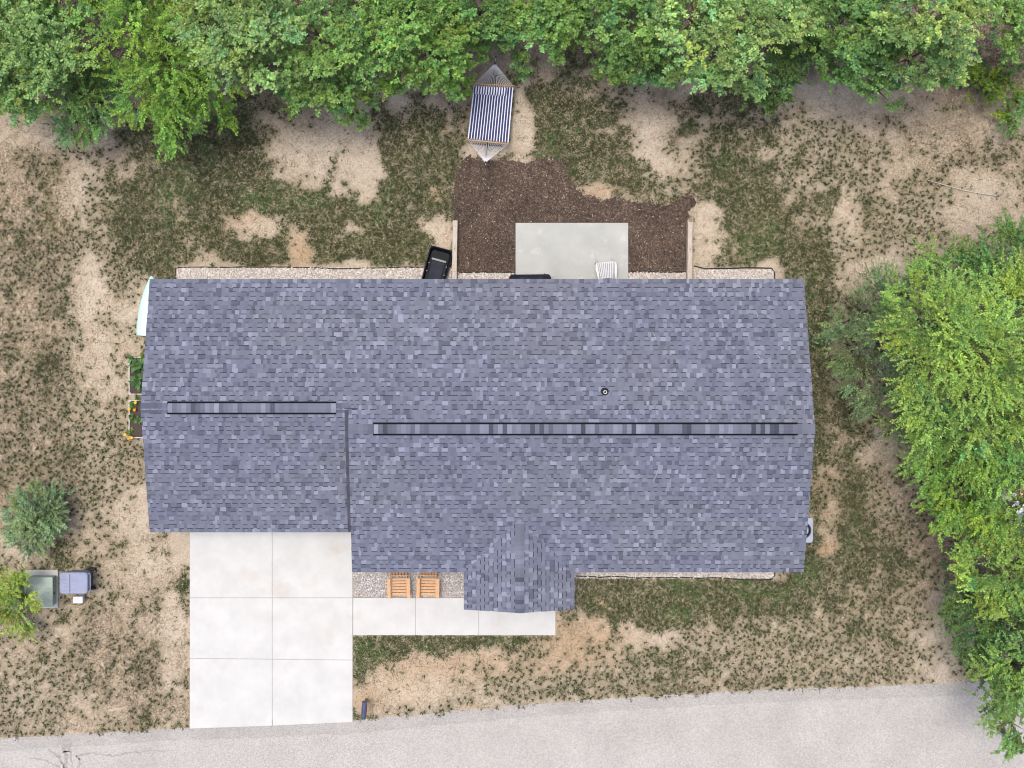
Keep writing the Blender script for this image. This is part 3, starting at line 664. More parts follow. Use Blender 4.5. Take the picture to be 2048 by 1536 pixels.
# ---- shingles
TONES = np.array([(.100, .111, .152), (.126, .138, .188), (.150, .164, .219), (.155, .169, .226), (.168, .183, .242), (.208, .225, .296), (.250, .268, .348)])
TW = np.array([.09, .12, .22, .30, .12, .11, .04])
def tone(n_, P):
    t = TONES[rng.choice(len(TONES), n_, p=TW / TW.sum())]
    # batches of warmer, browner granules and of bluer ones
    g = sstep(.42, .66, fbm(P[:, 0] * .35, P[:, 1] * .6, 611))[:, None]
    warm = t.mean(1, keepdims=True) * np.array([1.02, 1.0, 1.02]); t = t * (1 - .22 * g) + warm * .22 * g
    b = .94 + .12 * fbm(P[:, 0] * .5, P[:, 1] * .5, 633)[:, None]
    return t * b * rng.uniform(.95, 1.05, (n_, 1))
SH_V, SH_F, SH_C = [], [], []      # the joined field
def lay(origin, u, v, length_fn, nc, u_max, out='field', e=.1507, holes=None):
    """courses of laminated shingle tabs. origin: eave corner; u along the eave, v up the slope"""
    O = np.array(origin); u = np.array(u); v = np.array(v); nrm = np.cross(u, v)
    if nrm[2] < 0: nrm = -nrm
    pieces = []
    for r in range(nc):
        a0, a1 = length_fn(r * e, (r + 1) * e)
        if a1 - a0 < .05: continue
        ws = []; pos = a0 - rng.uniform(0, .12); tooth = rng.random() < .5
        while pos < a1:
            w = rng.choice([.09, .11, .13, .15, .17, .19]) if tooth else rng.choice([.075, .09, .11, .13, .155])
            s, t = max(pos, a0), min(pos + w, a1)
            if t - s > .02: ws.append((s, t, tooth))
            pos += w; tooth = not tooth
            if rng.random() < .12: tooth = not tooth
        for s, t, tt in ws: pieces.append((r, s, t, tt))
    n_ = len(pieces); A = np.array([(p[0], p[1], p[2], p[3]) for p in pieces], float)
    r, s, t, tt = A.T; v0, v1 = r * e, (r + 1) * e + .006
    lo = np.where(tt > 0, .0135, .0105); hi = np.where(tt > 0, .0060, .0050); g = .0003
    dk = .024
    def pt(uu, vv, hh): return O + u * uu[:, None] + v * vv[:, None] + nrm * hh[:, None]
    z0 = np.full(n_, .001)
    P = np.stack([pt(s + g, v0, lo), pt(t - g, v0, lo), pt(t - g, v1, hi), pt(s + g, v1, hi), pt(s + g, v0, z0), pt(t - g, v0, z0), pt(t - g, v1, z0), pt(s + g, v1, z0)], 1)
    ctr = P[:, :4].mean(1); c = tone(n_, ctr); c = np.where(tt[:, None] > 0, c * 1.03, c * .96)
    fq = np.array([[0, 1, 2, 3], [4, 5, 1, 0], [5, 6, 2, 1], [7, 4, 0, 3]])
    if out == 'field':
        b = sum(len(q) for q in SH_V)
        SH_V.append(P.reshape(-1, 3)); SH_F.append((fq[None] + (np.arange(n_) * 8)[:, None, None] + b).reshape(-1, 4)); SH_C.append(np.repeat(c, 8, 0))
    else:
        for i in range(n_):
            cc = P[i].mean(0)
            me = np_mesh('shingle', P[i] - cc, fq, np.repeat(c[i:i + 1], 8, 0)); o = link('shingle', me, M_shingle, roof); o.location = cc
    # printed shadow band of the course below, showing under each raised tab
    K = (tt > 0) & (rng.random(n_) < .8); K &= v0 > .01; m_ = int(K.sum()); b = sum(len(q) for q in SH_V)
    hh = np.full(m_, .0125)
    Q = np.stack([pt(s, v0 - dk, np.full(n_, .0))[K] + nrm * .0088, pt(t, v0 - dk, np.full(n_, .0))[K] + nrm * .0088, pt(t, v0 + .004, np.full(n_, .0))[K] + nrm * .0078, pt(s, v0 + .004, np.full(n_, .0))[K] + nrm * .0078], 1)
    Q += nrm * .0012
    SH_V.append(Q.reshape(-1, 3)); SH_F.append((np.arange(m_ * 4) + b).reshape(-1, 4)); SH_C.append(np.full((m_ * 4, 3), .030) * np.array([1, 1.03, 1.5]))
cs, sn = 1 / math.sqrt(1 + PIT ** 2), PIT / math.sqrt(1 + PIT ** 2)
runM, runG, runP = (YB - YRM) / cs, (YB - YRG) / cs, (PXM - PX0) / cs
nM, nG, nP = math.ceil(runM / .1507), math.ceil(runG / .1507), math.ceil(runP / .1507)
eM, eG, eP = runM / nM, runG / nG, runP / nP
# the back: one plane; garage part stops at the lower ridge
lay((XL - .01, YB + .012, ZE), (1, 0, 0), (0, -cs, sn), lambda a, b: (0, XR - XL + .02) if a < runG - .05 else (XS - XL, XR - XL + .02), nM, 0, e=eM)
lay((XS - .01, YF - .012, ZE), (1, 0, 0), (0, cs, sn), lambda a, b: (0, XR - XS + .02), nM, 0, e=eM)
lay((XL - .01, YFG - .012, ZE), (1, 0, 0), (0, cs, sn), lambda a, b: (0, XS - XL + .28), nG, 0, e=eG)
def porch_len(a, b): return (0, (YF - PYF) + (a + b) / 2 * sn / PIT + .02)
lay((PX0 - .012, PYF - .01, ZE), (0, 1, 0), (cs, 0, sn), porch_len, nP, 0, out='objects', e=eP)
lay((PX1 + .012, PYF - .01, ZE), (0, 1, 0), (-cs, 0, sn), porch_len, nP, 0, out='objects', e=eP)
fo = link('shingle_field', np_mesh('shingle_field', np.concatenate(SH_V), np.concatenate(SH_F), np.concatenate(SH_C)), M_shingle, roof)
fo['kind'] = 'stuff'
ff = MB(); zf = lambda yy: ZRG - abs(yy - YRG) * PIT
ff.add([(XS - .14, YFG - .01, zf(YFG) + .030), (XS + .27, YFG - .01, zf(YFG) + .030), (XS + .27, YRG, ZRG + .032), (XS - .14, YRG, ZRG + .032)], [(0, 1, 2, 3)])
ff.build('step_shade_strip', M_stepshade, roof, solid=.006)  # dark strip added as the shadow line on the garage roof at the step
# ridge caps
def ridge(p0, p1, w, z, exp_, tones, pit=PIT, lift=.0):
    """caps folded over the ridge from p0 to p1 (x,y)"""
    p0, p1 = Vector(p0), Vector(p1); d = (p1 - p0); Ln = d.length; d.normalize(); s = Vector((-d.y, d.x)); n_ = max(1, round(Ln / exp_)); e = Ln / n_
    for i in range(n_):
        c = Vector(tones[rng.integers(0, len(tones))]) * rng.uniform(.9, 1.1)
        q0 = p0 + d * (i * e); q1 = p0 + d * ((i + 1) * e + .012); vs = []
        for q, h in ((q0, .016), (q1, .005)):
            for k, dz in ((-w / 2, -w / 2 * pit), (-w * .08, -.004), (w * .08, -.004), (w / 2, -w / 2 * pit)):
                vs.append((q.x + s.x * k, q.y + s.y * k, z + lift + dz + h))
        for q, h in ((q0, .0),):
            for k, dz in ((-w / 2, -w / 2 * pit), (-w * .08, -.004), (w * .08, -.004), (w / 2, -w / 2 * pit)):
                vs.append((q.x + s.x * k, q.y + s.y * k, z + lift + dz - .004))
        fs = [(4, 5, 1, 0), (5, 6, 2, 1), (6, 7, 3, 2), (0, 1, 9, 8), (1, 2, 10, 9), (2, 3, 11, 10)]
        cc = np.array(vs).mean(0); me = np_mesh('ridge_cap', np.array(vs) - cc, np.array(fs), np.tile(np.array(c), (12, 1)))
        o = link('ridge_cap', me, M_shingle, roof); o.location = cc
CAP = [tuple(t * .95) for t in TONES[[0, 0, 1, 1, 2, 2, 2, 3, 3, 3, 4, 5, 5, 6]] * np.array([[.6], [.75], [.9]] + [[1.]] * 11) * np.array([1.04, 1.03, 1.0])]
DCAP = [tuple(t) for t in TONES[[0, 0, 1]]]
rxm = lambda p, z: (p - NX) * (H - z) / F
def vent(x0, x1, y, z, w):
    mb = MB(); h = .035
    for s in (-1, 1):
        pass
    prof = [(-w / 2, -w / 2 * PIT + .004), (-w / 2, -w / 2 * PIT + h), (0, h), (w / 2, -w / 2 * PIT + h), (w / 2, -w / 2 * PIT + .004)]
    vs = [(x, y + k, z + dz + .012) for x in (x0, x1) for k, dz in prof]
    mb.add(vs, [(0, 1, 6, 5), (1, 2, 7, 6), (2, 3, 8, 7), (3, 4, 9, 8), (4, 3, 2, 1, 0), (5, 6, 7, 8, 9)])
    mb.build('ridge_vent', M_vent, roof)
mv0, mv1 = rxm(746, ZRM), rxm(1595, ZRM); gv0, gv1 = rxm(334, ZRG), rxm(672, ZRG)
vent(mv0, mv1, YRM, ZRM, .40); vent(gv0, gv1, YRG, ZRG, .40)
ridge((mv0 + .02, YRM), (mv1 - .01, YRM), .29, ZRM, .143, CAP, lift=.05)
ridge((gv0 + .02, YRG), (gv1 - .01, YRG), .29, ZRG, .143, CAP, lift=.05)
ridge((XS - .01, YRM), (mv0 - .015, YRM), .30, ZRM, .143, CAP[2:6], lift=.012)
ridge((XR + .01, YRM), (mv1 + .015, YRM), .30, ZRM, .143, CAP[2:6], lift=.012)
ridge((XL - .01, YRG), (gv0 - .015, YRG), .31, ZRG, .143, DCAP, lift=.012)
ridge((XS - .04, YRG), (gv1 + .015, YRG), .30, ZRG, .143, CAP[2:5], lift=.012)
ridge((PXM, PYF - .012), (PXM, PYB), .29, ZRP, .143, CAP[1:], lift=.012)
# plumbing vent
vz = ZE + (YB - W(0, 784, 3.9)[1]) * PIT
vx, vy = W(1210, 784, vz + .1)
pv = MB().lathe([(.055, -.1), (.055, .22), (.04, .22), (.04, .02)], (vx, vy, vz), 18).build('plumbing_vent', M_pvc, roof, smooth=False)
bt = MB().lathe([(.135, -.035), (.12, .03), (.07, .08), (.056, .09)], (vx, vy, vz), 18).build('boot', M_rubber, pv)
inn = MB().lathe([(.04, .05), (.0, .05)], (vx, vy, vz), 18).build('bore', M_rubber, pv)
fl = MB(); fz = lambda yy: ZE + (YB - yy) * PIT + .021
fl.add([(vx - .2, vy - .2, fz(vy - .2)), (vx + .2, vy - .2, fz(vy - .2)), (vx + .2, vy + .16, fz(vy + .16)), (vx - .2, vy + .16, fz(vy + .16))], [(0, 1, 2, 3)])

# ------------------------------------------------------------------ leaves
def leaf_mesh(name, pos, axis_, length, n, L, w, a0, a1, col, droop=.25, jit=.35, tipcol=None, fold=.15):
    S = len(pos); i = np.arange(n); t = (i + .7) / n
    ax = axis_ / np.linalg.norm(axis_, axis=1, keepdims=True)
    up = np.where(np.abs(ax[:, 2:3]) > .9, np.array([[1., 0, 0]]), np.array([[0., 0, 1]]))
    u = np.cross(ax, up); u /= np.linalg.norm(u, axis=1, keepdims=True); v = np.cross(ax, u)
    phi = i[None, :] * 2.39996 + rng.uniform(0, 6.28, (S, 1)) + rng.normal(0, jit, (S, n))
    an = a0 + (a1 - a0) * t[None, :] + rng.normal(0, .18, (S, n))
    rad = u[:, None, :] * np.cos(phi)[..., None] + v[:, None, :] * np.sin(phi)[..., None]
    d = ax[:, None, :] * np.cos(an)[..., None] + rad * np.sin(an)[..., None]
    d[..., 2] -= droop * rng.uniform(.4, 1.4, (S, n)); d /= np.linalg.norm(d, axis=2, keepdims=True)
    p = pos[:, None, :] + ax[:, None, :] * (length[:, None] * t[None, :])[..., None]
    p[..., 2] -= (length[:, None] * t[None, :] ** 2 * .25) * (1 - np.abs(ax[:, 2:3]))
    ll = L * rng.uniform(.7, 1.25, (S, n)) * (1.05 - .35 * t[None, :]); ww = ll * (w / L) * rng.uniform(.85, 1.15, (S, n))
    sd_ = np.cross(d, np.array([0., 0, 1.])); sd_ /= (np.linalg.norm(sd_, axis=2, keepdims=True) + 1e-6)
    sd_ = sd_ + rng.normal(0, .3, (S, n, 3)); nn = np.cross(sd_, d)
    nn *= np.sign(nn[..., 2:3] + 1e-6)
    mid = p + d * (ll * .48)[..., None]
    V = np.stack([p, mid + sd_ * (ww / 2)[..., None] + nn * (ww * fold)[..., None], p + d * ll[..., None], mid - sd_ * (ww / 2)[..., None] + nn * (ww * fold)[..., None]], 2)
    c = col[:, None, :] * rng.uniform(.62, 1.45, (S, n, 1))
    if tipcol is not None:
        k = np.clip(t[None, :, None] - .55, 0, 1) / .45
        c = c * (1 - k) + tipcol[:, None, :] * k
    C = np.repeat(c[:, :, None, :], 4, 2)
    b = np.arange(S * n) * 4
    Fc = np.concatenate([np.stack([b, b + 1, b + 2], 1), np.stack([b, b + 2, b + 3], 1)])
    return V.reshape(-1, 3), Fc, C.reshape(-1, 3)

KIND = {  # n leaves, L, w, a0, a1, shoot length, shoots per m2, upright?, droop
 'broad': dict(n=16, L=.112, w=.064, a0=1.5, a1=.7, sl=(.2, .5), den=78, up=1.0, droop=.2),
 'fine': dict(n=24, L=.086, w=.047, a0=1.15, a1=.7, sl=(.3, .75), den=54, up=.45, droop=.12),
 'wisp': dict(n=20, L=.075, w=.036, a0=1.15, a1=.7, sl=(.35, .8), den=36, up=.2, droop=.1),
 'willow': dict(n=26, L=.11, w=.032, a0=.8, a1=.45, sl=(.35, .7), den=60, up=.6, droop=.2),
}
def tree(name, label, cat, lobes, base, kind='broad', col=(.085, .14, .05), tip=None, tipfrac=.3, group=None, den=1.0, trunk_r=.11, h0=None, hue=.22):
    """lobes: (px, py, r_px, z_top) in the photo; base: px of the trunk foot as seen on the ground"""
    K = KIND[kind]; bx, by = W(*base); root = empty(name, (bx, by, 0)); tag(root, label, cat, group)
    PV, PF, PC = [], [], []; nb = 0; tb = MB(); zmax = max(l[3] for l in lobes)
    crot = Vector((0, 0, min(.45 * zmax, 2.2)))
    mid = [Vector((0, 0, -.08)), Vector((random.uniform(-.06, .06), random.uniform(-.06, .06), crot.z * .5)), crot]
    tb.tube(mid, [trunk_r * 1.35, trunk_r, trunk_r * .8], 8)
    limb = MB()
    for (lx, ly, lr, lz) in lobes:
        R = 1.12 * lr * (H - lz) / F; h = R * .95 if h0 is None else h0
        zc = lz - h * .8
        c = np.array([*W(lx, ly, zc), zc]) - np.array([bx, by, 0])
        S = int(math.pi * R * R * K['den'] * den) + 4
        # points through the dome, dense at the outer skin, in uneven bunches
        nbun = max(5, int(S / 9)); bd = rng.normal(0, 1, (nbun, 3)); bd[:, 2] = np.abs(bd[:, 2]) * .9 - .15; bd /= np.linalg.norm(bd, axis=1, keepdims=True)
        br = rng.uniform(.30, 1.04, nbun) ** .7
        bc = bd * br[:, None] * np.array([R, R, h])
        k = rng.integers(0, nbun, S); pos = bc[k] + rng.normal(0, .085 * R + .07, (S, 3)) * np.array([1, 1, .7])
        outw = pos / np.array([R, R, h]); outw /= (np.linalg.norm(outw, axis=1, keepdims=True) + 1e-6)
        axd = outw * (1 - .35 * K['up']) + rng.normal(0, .38, (S, 3)); axd[:, 2] = axd[:, 2] * .5 + K['up'] * rng.uniform(.3, 1.2, S)
        bt_ = rng.normal(1.08, .26, (nbun, 1)).clip(.55, 1.7); hu = rng.normal(0, hue, (nbun, 1))
        cc = np.array(col)[None] * bt_ * np.concatenate([1 + hu * .55, 1 + hu * .12, 1 - hu * .5], 1); cc = cc[k]
        tcol = cc.copy()
        if tip is not None:
            q = rng.random(S) < tipfrac; tcol[q] = np.array(tip) * rng.uniform(.75, 1.15, (int(q.sum()), 1))
        ln = rng.uniform(*K['sl'], S) * min(1.0, .45 + R * .4)
        V, Fc, C = leaf_mesh('', pos + c, axd, ln, K['n'], K['L'], K['w'], K['a0'], K['a1'], cc, K['droop'], tipcol=tcol)
        keepz = V[:, 2].reshape(-1, 4).min(1) > .02
        V[:, 2] = np.maximum(V[:, 2], .015)
        PV.append(V); PF.append(Fc + nb); PC.append(C); nb += len(V)
        # limb to the lobe, then twigs into the bunches
        C3 = Vector(c); lowc = C3 - Vector((0, 0, h * .35))
        r0 = trunk_r * (.62 if len(lobes) > 1 else .75)
        limb.tube([crot - Vector((0, 0, .15)), crot.lerp(lowc, .55) + Vector((random.gauss(0, .1), random.gauss(0, .1), .12)), lowc], [r0, r0 * .7, r0 * .4], 6)
        for q in range(min(nbun, 12)):
            e = C3 + Vector(bc[q]); limb.tube([lowc, lowc.lerp(e, .6) + Vector((0, 0, .05)), e], [r0 * .38, r0 * .22, .006], 4)
    tb.build('trunk', M_bark, root, smooth=True)
    limb.build('limbs', M_bark, root, smooth=True)
    V, Fc, C = np.concatenate(PV), np.concatenate(PF), np.concatenate(PC)
    link('crown', np_mesh('crown', V, Fc, C), M_leaf, root)
    return root
A1 = (.195, .345, .088); A2 = (.150, .280, .078); A3 = (.250, .395, .122); B1 = (.220, .390, .066); B2 = (.195, .355, .076); D1 = (.110, .205, .060)
YT = (.48, .50, .17); PT = (.46, .52, .24); LG = (.33, .47, .16)
GW = 'woodland trees behind the back yard'; GR_ = 'trees beside the right gable'
tree('broadleaf_tree', 'pale green broadleaf tree in the wood corner beside the dry meadow', 'tree', [(40, 60, 95, 7), (95, 110, 70, 6.2), (20, 165, 60, 5.0), (50, 190, 48, 4.2), (0, 120, 60, 5.5)], (40, 130), 'broad', A3, LG, .35, GW)
tree('broadleaf_tree', 'dark green low tree with drooping feathery lobes at the wood edge', 'tree', [(150, 180, 70, 4.2), (150, 240, 36, 2.8), (200, 205, 48, 3.4)], (150, 200), 'fine', A2, None, 0, GW)
tree('bright_tree', 'bright yellow-green tree jutting furthest out over the lawn', 'tree', [(265, 50, 75, 6.8), (330, 110, 80, 6.4), (300, 170, 65, 5.6), (400, 165, 65, 5.2), (350, 235, 52, 4.0), (345, 270, 30, 2.8), (265, 215, 30, 3.2), (440, 215, 38, 3.0)], (330, 160), 'fine', B1, (.24, .33, .06), .3, GW)
tree('broadleaf_tree', 'tall silvery green tree with pinkish pale shoot tips in the wood', 'tree', [(450, 45, 75, 8.2), (520, 40, 70, 8.0), (480, 110, 60, 6.8), (555, 120, 52, 6.2)], (490, 90), 'broad', A3, PT, .28, GW)
tree('broadleaf_tree', 'mid green tree with rounded lobes left of the hammock, above bare sand', 'tree', [(640, 70, 75, 7), (640, 150, 60, 5.4), (705, 185, 45, 3.8), (715, 225, 22, 2.5), (590, 185, 35, 3.2), (700, 105, 55, 5.8)], (650, 130), 'broad', A1, LG, .25, GW)
tree('broadleaf_tree', 'leafy green tree overhanging the left corner of the hammock', 'tree', [(800, 50, 75, 6.6), (860, 100, 62, 5.6), (800, 140, 42, 4.0), (900, 145, 34, 3.6), (930, 176, 14, 2.6), (890, 55, 50, 6.0)], (840, 95), 'broad', B2, YT, .14, GW)
tree('broadleaf_tree', 'dark green low tree over the head end of the hammock', 'tree', [(960, 25, 55, 4.6), (970, 80, 30, 3.4), (1046, 126, 20, 2.9), (1012, 55, 36, 3.8)], (980, 50), 'broad', A2, None, 0, GW)
tree('broadleaf_tree', 'small green tree between the hammock and the grey-green tree', 'tree', [(1110, 30, 55, 4.8), (1130, 65, 40, 3.8), (1060, 10, 50, 4.6)], (1100, 40), 'broad', A1, None, 0, GW)
tree('broadleaf_tree', 'grey-green tree with a yellow shoot and low skirt beside the hammock clearing', 'tree', [(1260, 40, 75, 6.6), (1270, 105, 58, 5.0), (1230, 135, 36, 3.6), (1310, 135, 40, 3.8), (1200, 60, 35, 4.4)], (1260, 80), 'broad', A2, YT, .15, GW)
tree('broadleaf_tree', 'tall pale grey-green tree with many yellowish shoot tips', 'tree', [(1390, 40, 75, 8.4), (1470, 50, 75, 8.0), (1430, 115, 60, 6.6), (1370, 135, 42, 5.0), (1480, 150, 42, 4.8), (1550, 30, 60, 7.4)], (1440, 90), 'broad', A3, YT, .25, GW)
tree('broadleaf_tree', 'dark green low tree left of the bare sand under the wood', 'tree', [(1545, 150, 45, 4.0), (1555, 190, 32, 2.9), (1600, 100, 50, 4.6)], (1550, 150), 'broad', D1, None, 0, GW)
tree('broadleaf_tree', 'deep green tree with a pointed lobe hanging over the bare sand', 'tree', [(1680, 50, 80, 6.4), (1720, 130, 60, 5.0), (1760, 180, 34, 3.4), (1650, 125, 42, 4.4), (1770, 60, 55, 5.8)], (1710, 100), 'broad', A2, None, 0, GW)
tree('broadleaf_tree', 'pale sage green tree with yellow sprigs beside the bright undergrowth', 'tree', [(1850, 40, 75, 8.0), (1890, 95, 55, 6.4), (1820, 115, 50, 5.6), (1900, 140, 28, 4.4), (1940, 30, 50, 7.0)], (1860, 90), 'broad', A3, YT, .22, GW)
tree('broadleaf_tree', 'green tree at the wood corner above the bright undergrowth', 'tree', [(2020, 20, 55, 6), (2050, 70, 40, 5)], (2010, 40), 'broad', A1, LG, .2, GW)
for q, (bpx, lab) in enumerate(((120, 'tree deep in the wood behind the pale corner tree'), (400, 'tree deep in the wood behind the silvery tree'), (760, 'tree deep in the wood behind the rounded tree'), (1180, 'tree deep in the wood behind the hammock clearing'), (1600, 'tree deep in the wood behind the yellow-tipped tree'))):
    tree('broadleaf_tree', lab, 'tree', [(bpx, -40, 90, 6.5), (bpx + 110, -60, 90, 6.2), (bpx - 90, -50, 70, 5.5)], (bpx, -20), 'broad', (A1, A2, D1)[q % 3], None, 0, GW, den=.8)
SH = 'bright shrubs under the wood corner'
tree('shrub', 'bright lime green shrub under the wood corner, the larger one', 'shrub', [(1970, 165, 30, 1.5), (2000, 185, 28, 1.3), (1940, 175, 22, 1.0)], (1975, 175), 'fine', (.19, .28, .03), None, 0, SH, den=.8, trunk_r=.03)
tree('shrub', 'small lime green shrub at the edge of the dry meadow', 'shrub', [(2015, 240, 17, .8)], (2015, 240), 'fine', (.19, .28, .03), None, 0, SH, trunk_r=.02)
tree('shrub', 'dark green low shrub right of the lime shrubs', 'shrub', [(2040, 215, 40, 1.6), (2035, 130, 45, 1.6), (1985, 110, 40, 1.0)], (2040, 200), 'fine', D1, None, 0, None, den=.55, trunk_r=.03)
tree('bright_tree', 'large bright lime green tree reaching towards the right gable', 'tree', [(1900, 650, 95, 9), (1960, 700, 100, 9), (1850, 720, 72, 7.8), (1930, 790, 95, 8.2), (2010, 620, 80, 8), (1840, 640, 55, 6.4), (1810, 590, 42, 5.2), (2030, 780, 80, 8)], (1900, 720), 'fine', (.240, .390, .085), (.46, .58, .15), .4, GR_, trunk_r=.17)
tree('wispy_tree', 'thin grey-green tree with wispy branches nearest the right gable', 'tree', [(1730, 625, 58, 4.2), (1700, 690, 42, 3.6), (1760, 690, 60, 4.6), (1735, 750, 52, 3.8), (1790, 780, 60, 4.4), (1700, 640, 35, 3.0), (1800, 830, 52, 4.0), (1770, 590, 40, 3.8), (1840, 850, 50, 4.2), (1680, 655, 26, 2.6), (1690, 735, 26, 2.6)], (1790, 700), 'wisp', (.170, .255, .105), None, 0, GR_, trunk_r=.07, den=1.25)
tree('broadleaf_tree', 'dark green tree behind the lime tree on the dry meadow side', 'tree', [(1990, 530, 62, 5), (2030, 500, 55, 5), (1900, 545, 50, 3.8), (1945, 570, 55, 4.4), (1850, 560, 34, 2.6), (2040, 580, 50, 5)], (1980, 545), 'fine', A2, None, 0, GR_)
tree('bright_tree', 'fresh green tree below the large lime tree', 'tree', [(1950, 880, 80, 7), (1880, 870, 60, 5.6), (2010, 900, 80, 7.2), (1870, 930, 50, 5)], (1930, 890), 'fine', B2, (.27, .34, .07), .25, GR_)
tree('broadleaf_tree', 'green tree with yellow flecks beside the brown gap', 'tree', [(1930, 970, 62, 5.8), (1995, 980, 70, 6.2), (1890, 1010, 45, 4.4), (1960, 1040, 50, 4.8)], (1940, 995), 'fine', B1, (.34, .32, .05), .2, GR_)
tree('dead_shrub', 'bleached leafless shrub top among the trees right of the house', 'shrub', [(2042, 1010, 32, 6.4)], (2030, 1010), 'wisp', (.46, .44, .36), None, 0, None, trunk_r=.05, den=2.2)
tree('bright_tree', 'rounded lime green tree beside the brown litter near the road', 'tree', [(1985, 1135, 62, 6), (1960, 1170, 46, 5), (2030, 1130, 60, 6), (2000, 1190, 40, 4.6)], (1980, 1150), 'fine', (.245, .400, .088), (.42, .57, .14), .3, GR_)
tree('broadleaf_tree', 'dark green thicket tree between the lime tree and the road', 'tree', [(1950, 1240, 50, 3.6), (2010, 1250, 62, 4.4), (1915, 1205, 30, 2.4), (1970, 1290, 50, 3.6), (2040, 1220, 50, 4.4)], (1985, 1250), 'fine', D1, None, 0, GR_)
tree('broadleaf_tree', 'mid green tree at the road edge', 'tree', [(2030, 1330, 62, 5.6), (1985, 1330, 45, 4.2), (2045, 1390, 50, 5.6)], (2020, 1335), 'fine', A1, LG, .2, GR_)
tree('wispy_tree', 'slender tree leaning over the road with a bare trunk', 'tree', [(2030, 1450, 42, 6.4), (1995, 1400, 28, 5.2), (2040, 1490, 30, 6.0), (1985, 1420, 14, 4.4)], (1998, 1455), 'fine', A2, None, 0, GR_, den=.75, trunk_r=.08)
for q, (bx_, by_, lab) in enumerate(((2110, 680, 'tree standing behind the large lime tree'), (2110, 1000, 'tree standing behind the bleached shrub'), (2110, 1240, 'tree standing behind the thicket near the road'))):
    tree('broadleaf_tree', lab, 'tree', [(bx_ + 10, by_ - 60, 90, 6.5), (bx_ + 10, by_ + 70, 90, 6)], (bx_, by_), 'fine', A2, None, 0, GR_, den=.7)
tree('arching_shrub', 'grey-green arching shrub standing alone in the sandy lawn', 'shrub', [(75, 1030, 46, 1.7), (45, 1020, 30, 1.3), (105, 1015, 34, 1.4), (60, 1060, 34, 1.2), (105, 1045, 30, 1.2), (80, 1005, 30, 1.3), (45, 1070, 18, .8)], (80, 1032), 'willow', (.215, .315, .140), (.36, .46, .27), .35, None, trunk_r=.04)
tree('young_conifer', 'yellow-green feathery shrub leaning over the green utility box', 'shrub', [(35, 1165, 30, 1.9), (50, 1195, 30, 1.9), (20, 1205, 34, 1.7), (35, 1230, 28, 1.3), (22, 1215, 26, 1.5)], (30, 1200), 'willow', (.28, .39, .085), (.46, .40, .14), .12, None, trunk_r=.04)
# floor of the wood: low growth one could not count
n_ = 5200; ux = rng.uniform(X0, X1, n_); uy = rng.uniform(Y0, Y1, n_); ul = maps(ux, uy)['l']
k = (rng.random(n_) < sstep(.55, 1.0, ul) * .8) & (uy > road_edge(ux) + .4) & ~((ux < W(180, 0)[0]) & (uy < 0)); ux, uy = ux[k], uy[k]; n_ = len(ux)
ps = np.stack([ux, uy, np.full(n_, .02)], 1); axd = rng.normal(0, .5, (n_, 3)); axd[:, 2] = 1
V, Fc, C = leaf_mesh('', ps, axd, rng.uniform(.2, .6, n_), 14, .13, .06, 1.4, .8, np.array(D1)[None] * rng.uniform(.6, 1.5, (n_, 1)), .1)
V[:, 2] = np.maximum(V[:, 2], .01)
o = link('undergrowth', np_mesh('undergrowth', V, Fc, C), M_leaf); tag(o, 'low dark green undergrowth on the leaf litter below the trees', 'undergrowth', kind='stuff')
# single weeds
def weed(px, py, r, col, label, name='weed', n=14, L=.22, w=.06, group=None):
    x_, y_ = W(px, py); root = empty(name, (x_, y_, 0)); tag(root, label, 'weed', group)
    V, Fc, C = leaf_mesh('', np.array([[0, 0, .01]]), np.array([[0, 0, 1.]]), np.array([r * .6]), n, L, w, 1.5, .7, np.array([col]), .2)
    V[:, 2] = np.maximum(V[:, 2], .01); link('leaves', np_mesh('leaves', V, Fc, C), M_leaf, root)
    MB().tube([(0, 0, -.02), (0, 0, r * .6)], [.012, .006], 5).build('stem', M_leaf, root, colors=True)
weed(1911, 1085, .4, (.12, .26, .07), 'star-shaped green weed on the brown litter beside the trees')
weed(1890, 1132, .3, (.10, .22, .07), 'smaller star-shaped weed nearer the road on the litter', L=.17)
weed(1925, 1060, .3, (.14, .22, .05), 'upright weed at the foot of the trees above the star-shaped weed', L=.17)

# ------------------------------------------------------------------ timber walls
def timber_wall(pxa, pya, pxb, pyb, h, label):
    z = h; a = W3(pxa, pya, z); b = W3(pxb, pyb, z); mid = (a + b) / 2; mid.z = 0
    Ln = (a - b).length; ang = math.atan2(a.y - b.y, a.x - b.x) - math.pi / 2
    root = empty('timber_wall', mid, ang); tag(root, label, 'timber wall', 'low timber walls flanking the mulch bed')
    k = 3; hh = h / k
    for i in range(k):
        MB().box((random.uniform(-.003, .003), random.uniform(-.012, .012), hh * (i + .5)), (.158, Ln, hh - .004)).build('timber', M_timber, root, bevel=.008)
    for s in (-.32, .05, .4):
        MB().lathe([(0, .004), (.012, .003), (.013, 0)], (random.uniform(-.02, .02), Ln * s, h + .001), 8).build('spike_head', M_steel, root)
timber_wall(910.3, 440, 908.3, 566, .40, 'low weathered timber wall beside the black tub')
timber_wall(1380.8, 443, 1379.5, 566, .40, 'low weathered timber wall on the side of the white chair')

